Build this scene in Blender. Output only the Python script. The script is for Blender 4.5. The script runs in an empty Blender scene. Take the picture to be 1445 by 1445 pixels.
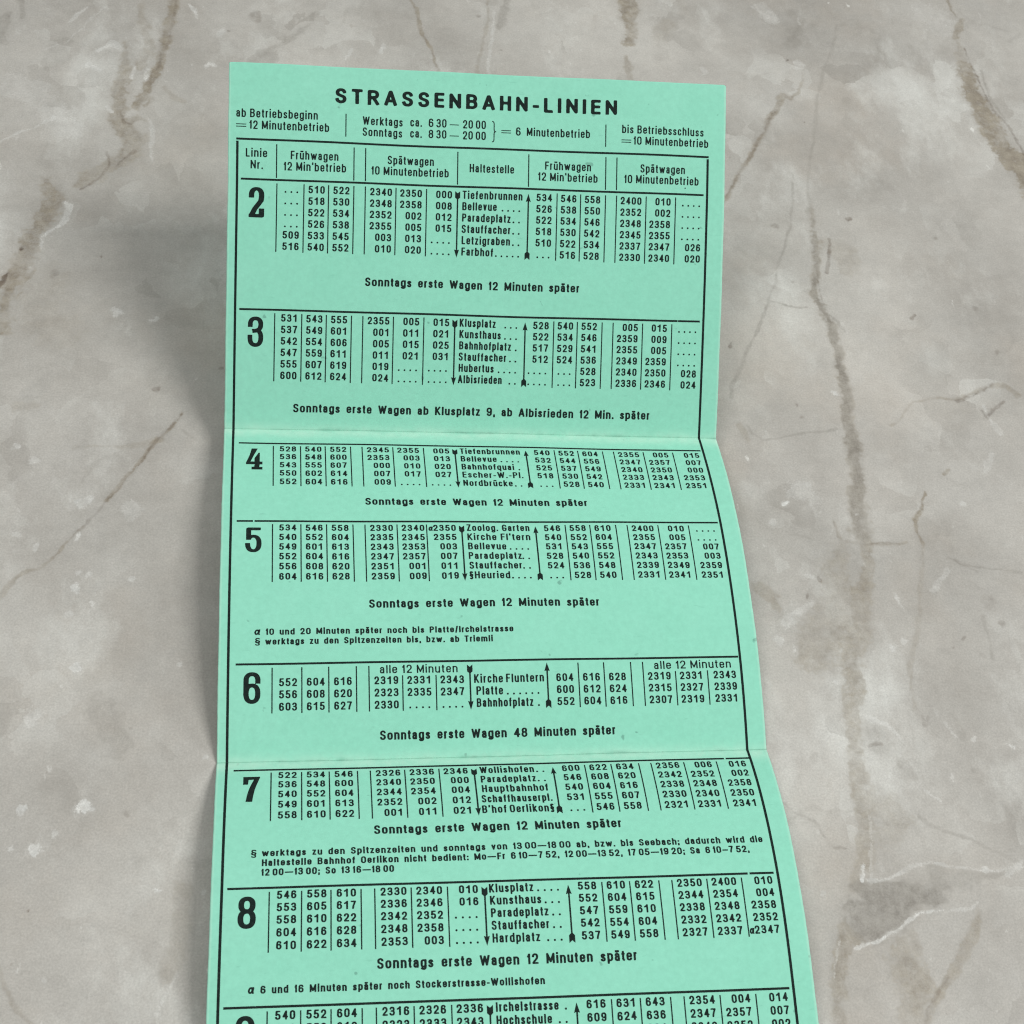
import bpy, math, random
import numpy as np
from mathutils import Matrix, Vector
random.seed(7)
C = bpy.context.scene.collection
scene = bpy.context.scene

# ------------------------------------------------------------------ camera, light, exposure
CAM_LOC=[0.010402, -0.110877, 0.255614]
CAM_R=[0.988657, -0.076404, 0.129306]
CAM_U=[-0.005289, 0.842692, 0.53837]
CAM_F=[0.150099, 0.532947, -0.832729]
FPX=2174.764
PROF=[[-0.0013472569, 0.97553087, -56.749687], [2.6393027e-06, -0.0048085188, 0.38150539, 9.2928759e-05], [-7.4011731e-05, -0.01208648, -0.48251523, -1.0899228e-14]]

cd = bpy.data.cameras.new('camera')
cam = bpy.data.objects.new('camera', cd); C.objects.link(cam)
m = Matrix.Identity(4)
for r in range(3):
    m[r][0] = CAM_R[r]; m[r][1] = CAM_U[r]; m[r][2] = -CAM_F[r]; m[r][3] = CAM_LOC[r]
cam.matrix_world = m
cd.sensor_width = 36.0; cd.sensor_fit = 'HORIZONTAL'; cd.lens = FPX / 1445 * 36.0
cd.clip_start = 0.005; cd.clip_end = 50
cd.dof.use_dof = True; cd.dof.focus_distance = 0.295; cd.dof.aperture_fstop = 85
scene.camera = cam

w = bpy.data.worlds.new('World'); scene.world = w; w.use_nodes = True
bg = w.node_tree.nodes['Background']
# the room: soft grey-white surroundings, far side brightened as added fill for the paper's slopes
nt = w.node_tree
tc = nt.nodes.new('ShaderNodeTexCoord'); sx = nt.nodes.new('ShaderNodeSeparateXYZ'); nt.links.new(tc.outputs['Generated'], sx.inputs[0])
mr = nt.nodes.new('ShaderNodeMapRange'); nt.links.new(sx.outputs['Y'], mr.inputs['Value'])
for key, val in zip(('From Min', 'From Max', 'To Min', 'To Max'), (-.7, .8, .05, .215)): mr.inputs[key].default_value = val
nt.links.new(mr.outputs[0], bg.inputs[1])
bg.inputs[0].default_value = (0.94, 0.98, 1.0, 1)

def lamp(name, loc, target, sx, sy, power, col):
    l = bpy.data.lights.new(name, 'AREA'); l.shape = 'RECTANGLE'; l.size = sx; l.size_y = sy
    l.energy = power; l.color = col
    o = bpy.data.objects.new(name, l); C.objects.link(o); o.location = loc
    d = (Vector(target) - Vector(loc)).normalized()
    x = Vector((1, 0, 0)); z = -d; x = (x - z * x.dot(z)).normalized(); y = z.cross(x)
    mm = Matrix((x, y, z)).transposed().to_4x4(); mm.translation = loc; o.matrix_world = mm
    return o
lamp('ceiling_lamp_right', (0.95, 0.02, 1.2), (0.05, 0.08, 0), 0.62, 0.36, 15.7, (1.0, 0.985, 0.95))
lamp('ceiling_lamp_left', (-0.52, 0.02, 1.2), (0.05, 0.08, 0), 0.45, 0.36, 5.0, (1.0, 0.985, 0.95))
lamp('ceiling_lamp_front', (0.10, -0.66, 1.2), (0.05, 0.08, 0), 1.3, 0.06, 3.7, (1.0, 0.985, 0.95))

scene.cycles.filter_width = 1.15
vs = scene.view_settings
vs.view_transform = 'Standard'; vs.look = 'None'; vs.gamma = 1.0; vs.exposure = 0.0; vs.use_curve_mapping = False

# ------------------------------------------------------------------ helpers
def lin(c):
    c = c / 255.0
    return c / 12.92 if c <= 0.04045 else ((c + 0.055) / 1.055) ** 2.4
def rgb(r, g, b): return (lin(r), lin(g), lin(b), 1)

def tag(o, label=None, cat=None, group=None, kind=None):
    if label: o['label'] = label
    if cat: o['category'] = cat
    if group: o['group'] = group
    if kind: o['kind'] = kind

def link_mesh(name, verts, faces, mat, parent=None, smooth=False):
    me = bpy.data.meshes.new(name)
    me.from_pydata(np.asarray(verts, dtype=float).tolist(), [], faces); me.materials.append(mat)
    if smooth: me.polygons.foreach_set('use_smooth', [True] * len(me.polygons))
    me.update()
    o = bpy.data.objects.new(name, me); C.objects.link(o)
    if parent: o.parent = parent
    return o

class Nodes:
    def __init__(s, name):
        s.mat = bpy.data.materials.new(name); s.mat.use_nodes = True
        s.t = s.mat.node_tree; s.b = s.t.nodes['Principled BSDF']
    def n(s, typ, **kw):
        x = s.t.nodes.new(typ)
        for k, v in kw.items(): setattr(x, k, v)
        return x
    def l(s, a, b): s.t.links.new(a, b)
    def noise(s, vec, scale, detail=4, rough=.55):
        x = s.n('ShaderNodeTexNoise'); s.l(vec, x.inputs['Vector'])
        x.inputs['Scale'].default_value = scale; x.inputs['Detail'].default_value = detail
        x.inputs['Roughness'].default_value = rough
        return x.outputs['Fac']
    def ramp(s, fac, a, b, ca=0.0, cb=1.0):
        x = s.n('ShaderNodeMapRange'); s.l(fac, x.inputs['Value'])
        for k, v in zip(('From Min', 'From Max', 'To Min', 'To Max'), (a, b, ca, cb)): x.inputs[k].default_value = v
        return x.outputs[0]
    def mix(s, fac, a, b, mode='MIX'):
        x = s.n('ShaderNodeMix', data_type='RGBA', blend_type=mode)
        if isinstance(fac, float): x.inputs[0].default_value = fac
        else: s.l(fac, x.inputs[0])
        for v, i in ((a, 6), (b, 7)):
            if isinstance(v, tuple): x.inputs[i].default_value = v
            else: s.l(v, x.inputs[i])
        return x.outputs[2]
    def math(s, op, a, b):
        x = s.n('ShaderNodeMath', operation=op)
        for v, i in ((a, 0), (b, 1)):
            if isinstance(v, (int, float)): x.inputs[i].default_value = v
            else: s.l(v, x.inputs[i])
        return x.outputs[0]
    def attr(s, name):
        return s.n('ShaderNodeAttribute', attribute_name=name).outputs['Fac']

# ------------------------------------------------------------------ materials
def paper_material(name='green_paper'):
    k = Nodes(name)
    co = k.n('ShaderNodeTexCoord').outputs['Object']
    col = PAPER
    f1 = k.ramp(k.noise(co, 900, 5, .7), .3, .7)
    c = k.mix(f1, tuple(v * .94 for v in col[:3]) + (1,), tuple(v * 1.045 for v in col[:3]) + (1,))
    f2 = k.ramp(k.noise(co, 120, 4, .6), .35, .65)
    c = k.mix(f2, c, k.mix(1.0, c, (1.05, 1.02, 1.03, 1), 'MULTIPLY'))
    # stretched fibre specks
    mp = k.n('ShaderNodeMapping'); k.l(co, mp.inputs[0]); mp.inputs['Scale'].default_value = (350, 1500, 1500); mp.inputs['Rotation'].default_value = (0, 0, .5)
    f3 = k.ramp(k.noise(mp.outputs[0], 1.0, 3, .6), .66, .78)
    c = k.mix(k.math('MULTIPLY', f3, .2), c, rgb(84, 150, 132))
    # rare dark inclusions in the recycled stock
    f5 = k.ramp(k.noise(co, 420, 2, .5), .735, .78)
    c = k.mix(k.math('MULTIPLY', f5, .45), c, rgb(70, 110, 100))
    wear = k.attr('wear')
    f4 = k.math('MULTIPLY', wear, k.ramp(k.noise(co, 500, 4, .6), .3, .6, .45, 1.0))
    c = k.mix(f4, c, rgb(196, 232, 214))
    crease_dark = k.attr('crease_dark')
    c = k.mix(k.math('MULTIPLY', crease_dark, k.ramp(k.noise(co, 260, 4, .6), .4, .6, .1, 1.0)), c, rgb(88, 150, 130))
    k.l(c, k.b.inputs['Base Color'])
    k.b.inputs['Roughness'].default_value = .82; k.b.inputs['Specular IOR Level'].default_value = .25
    bp = k.n('ShaderNodeBump'); bp.inputs['Strength'].default_value = .12; bp.inputs['Distance'].default_value = .0001
    k.l(k.noise(co, 1500, 4, .6), bp.inputs['Height']); k.l(bp.outputs[0], k.b.inputs['Normal'])
    return k.mat

def ink_material():
    k = Nodes('printing_ink')
    co = k.n('ShaderNodeTexCoord').outputs['Object']
    f = k.ramp(k.noise(co, 1800, 4, .7), .3, .75)
    c = k.mix(f, (.006, .014, .0125, 1), (.018, .027, .025, 1))
    c = k.mix(k.math('MULTIPLY', k.ramp(k.noise(co, 2600, 3, .7), .60, .72), .5), c, (.05, .10, .085, 1))
    k.l(c, k.b.inputs['Base Color'])
    k.b.inputs['Roughness'].default_value = .75; k.b.inputs['Specular IOR Level'].default_value = .08
    return k.mat

def stone_material():
    k = Nodes('veined_stone')
    co = k.n('ShaderNodeTexCoord').outputs['Object']
    n1 = k.ramp(k.noise(co, 16, 7, .62), .36, .64)
    c = k.mix(n1, STONE_A, STONE_B)
    n2 = k.ramp(k.noise(co, 55, 6, .65), .36, .66)
    c = k.mix(k.math('MULTIPLY', n2, .42), c, STONE_C)
    # warm clouds
    mp = k.n('ShaderNodeMapping'); k.l(co, mp.inputs[0]); mp.inputs['Location'].default_value = (3.1, 1.7, 0)
    n3 = k.ramp(k.noise(mp.outputs[0], 22, 5, .6), .52, .72)
    c = k.mix(k.math('MULTIPLY', n3, .5), c, STONE_W)
    # small pale and dark scuffs
    mp2 = k.n('ShaderNodeMapping'); k.l(co, mp2.inputs[0]); mp2.inputs['Scale'].default_value = (170, 90, 1); mp2.inputs['Rotation'].default_value = (0, 0, .7)
    n4 = k.ramp(k.noise(mp2.outputs[0], 1, 5, .65), .64, .76)
    c = k.mix(k.math('MULTIPLY', n4, .28), c, STONE_P)
    mp3 = k.n('ShaderNodeMapping'); k.l(co, mp3.inputs[0]); mp3.inputs['Scale'].default_value = (120, 260, 1); mp3.inputs['Location'].default_value = (5, 9, 0)
    n5 = k.ramp(k.noise(mp3.outputs[0], 1, 5, .65), .66, .80)
    c = k.mix(k.math('MULTIPLY', n5, .35), c, STONE_G)
    # pale quartz clouds
    mp4 = k.n('ShaderNodeMapping'); k.l(co, mp4.inputs[0]); mp4.inputs['Location'].default_value = (8.2, 4.4, 0); mp4.inputs['Rotation'].default_value = (0, 0, .5); mp4.inputs['Scale'].default_value = (34, 20, 1)
    n6 = k.ramp(k.noise(mp4.outputs[0], 1, 7, .68), .53, .72)
    c = k.mix(k.math('MULTIPLY', n6, .72), c, STONE_P)
    # scattered mineral flecks and pits
    mp5 = k.n('ShaderNodeMapping'); k.l(co, mp5.inputs[0]); mp5.inputs['Rotation'].default_value = (0, 0, -.5); mp5.inputs['Scale'].default_value = (330, 180, 1)
    n7 = k.ramp(k.noise(mp5.outputs[0], 1, 6, .6), .665, .72)
    c = k.mix(k.math('MULTIPLY', k.math('MULTIPLY', n7, k.ramp(k.noise(co, 20, 2, .5), .42, .62)), .75), c, rgb(220, 221, 217))
    mp6 = k.n('ShaderNodeMapping'); k.l(co, mp6.inputs[0]); mp6.inputs['Location'].default_value = (2, 7, 0); mp6.inputs['Scale'].default_value = (700, 500, 1)
    n8 = k.ramp(k.noise(mp6.outputs[0], 1, 3, .6), .74, .79)
    c = k.mix(k.math('MULTIPLY', n8, .55), c, rgb(96, 88, 78))
    # angular crystalline patches of slightly different tone
    vc = k.n('ShaderNodeTexVoronoi', feature='F1'); wv2 = k.n('ShaderNodeVectorMath', operation='ADD'); k.l(co, wv2.inputs[0])
    nz2 = k.n('ShaderNodeTexNoise'); k.l(co, nz2.inputs['Vector']); nz2.inputs['Scale'].default_value = 130; nz2.inputs['Detail'].default_value = 4
    sc2 = k.n('ShaderNodeVectorMath', operation='SCALE'); k.l(nz2.outputs['Color'], sc2.inputs[0]); sc2.inputs['Scale'].default_value = .009
    k.l(sc2.outputs[0], wv2.inputs[1]); k.l(wv2.outputs[0], vc.inputs['Vector']); vc.inputs['Scale'].default_value = 130
    sep = k.n('ShaderNodeSeparateColor'); k.l(vc.outputs['Color'], sep.inputs[0])
    pt = k.math('MULTIPLY', k.ramp(sep.outputs[0], .55, .95), k.ramp(k.noise(co, 30, 3, .5), .50, .62))
    c = k.mix(k.math('MULTIPLY', pt, .30), c, STONE_P)
    pt2 = k.math('MULTIPLY', k.ramp(sep.outputs[1], .6, .95), k.ramp(k.noise(mp4.outputs[0], 1.7, 3, .5), .50, .62))
    c = k.mix(k.math('MULTIPLY', pt2, .25), c, STONE_G)
    # hairline cracks
    vo = k.n('ShaderNodeTexVoronoi', feature='DISTANCE_TO_EDGE')
    wv = k.n('ShaderNodeVectorMath', operation='ADD'); k.l(co, wv.inputs[0])
    nz = k.n('ShaderNodeTexNoise'); k.l(co, nz.inputs['Vector']); nz.inputs['Scale'].default_value = 45; nz.inputs['Detail'].default_value = 5
    sc = k.n('ShaderNodeVectorMath', operation='SCALE'); k.l(nz.outputs['Color'], sc.inputs[0]); sc.inputs['Scale'].default_value = .035
    k.l(sc.outputs[0], wv.inputs[1]); k.l(wv.outputs[0], vo.inputs['Vector']); vo.inputs['Scale'].default_value = 17
    cr = k.math('MULTIPLY', k.ramp(vo.outputs['Distance'], 0.0, .018, 1.0, 0.0), k.ramp(k.noise(co, 28, 3, .5), .52, .62))
    c = k.mix(k.math('MULTIPLY', cr, .16), c, STONE_G)
    # mapped veins: wide soft profiles whose edges are broken up by fine noise
    na = k.noise(co, 300, 7, .65); nb = k.noise(co, 1300, 5, .7); nd = k.noise(co, 620, 5, .65)
    wob = k.math('ADD', k.math('MULTIPLY', k.math('SUBTRACT', na, .5), 2.3), k.math('MULTIPLY', k.math('SUBTRACT', nb, .5), 1.3))
    for kind, deep, pale, halo in (('brown', VEIN_BROWN_D, VEIN_BROWN, .34), ('grey', VEIN_GREY_D, VEIN_GREY, .3), ('dark', VEIN_DARK, VEIN_DARK_P, .2), ('white', VEIN_WHITE, VEIN_WHITE_P, .25)):
        p = k.attr(kind); st = k.attr(kind + '_s')
        core = k.ramp(k.math('ADD', p, wob), .36, .66)
        core = k.math('MULTIPLY', core, k.ramp(nd, .32, .68, .35, 1.2))
        m_ = k.math('MULTIPLY', k.math('ADD', core, k.math('MULTIPLY', p, halo)), st)
        m_ = k.math('MINIMUM', k.math('MULTIPLY', m_, k.ramp(p, 0.0, .12)), 1.0)
        c = k.mix(k.math('MULTIPLY', m_, {'white': 1.0, 'grey': .95, 'brown': .80, 'dark': .78}[kind]), c, k.mix(k.ramp(na, .38, .62), deep, pale))
    # fine grain
    g = k.math('MULTIPLY', k.ramp(k.noise(co, 2600, 3, .7), .3, .7, .88, 1.12), k.ramp(k.noise(co, 420, 7, .8), .32, .68, .93, 1.065))
    cb = k.n('ShaderNodeCombineColor'); [k.l(g, cb.inputs[i]) for i in range(3)]
    c = k.mix(1.0, c, cb.outputs[0], 'MULTIPLY')
    k.l(c, k.b.inputs['Base Color'])
    k.l(k.ramp(k.noise(co, 90, 5, .6), .3, .7, .42, .62), k.b.inputs['Roughness']); k.b.inputs['Specular IOR Level'].default_value = .35
    bp = k.n('ShaderNodeBump'); bp.inputs['Strength'].default_value = .05; bp.inputs['Distance'].default_value = .0002
    k.l(k.noise(co, 700, 4, .6), bp.inputs['Height']); k.l(bp.outputs[0], k.b.inputs['Normal'])
    return k.mat

PAPER = (.272, .682, .525, 1)
STONE_A = rgb(156, 153, 147); STONE_B = rgb(190, 188, 182); STONE_C = rgb(180, 180, 176)
STONE_W = rgb(176, 168, 157); STONE_P = rgb(211, 213, 209); STONE_G = rgb(128, 124, 117)
VEIN_BROWN = rgb(150, 142, 126); VEIN_BROWN_D = rgb(120, 110, 95); VEIN_GREY = rgb(144, 141, 134); VEIN_GREY_D = rgb(124, 120, 113)
VEIN_DARK = rgb(80, 69, 60); VEIN_DARK_P = rgb(110, 98, 86); VEIN_WHITE = rgb(218, 219, 216); VEIN_WHITE_P = rgb(192, 193, 190)
paper_mat = paper_material(); ink_mat = ink_material(); stone_mat = stone_material()

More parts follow.
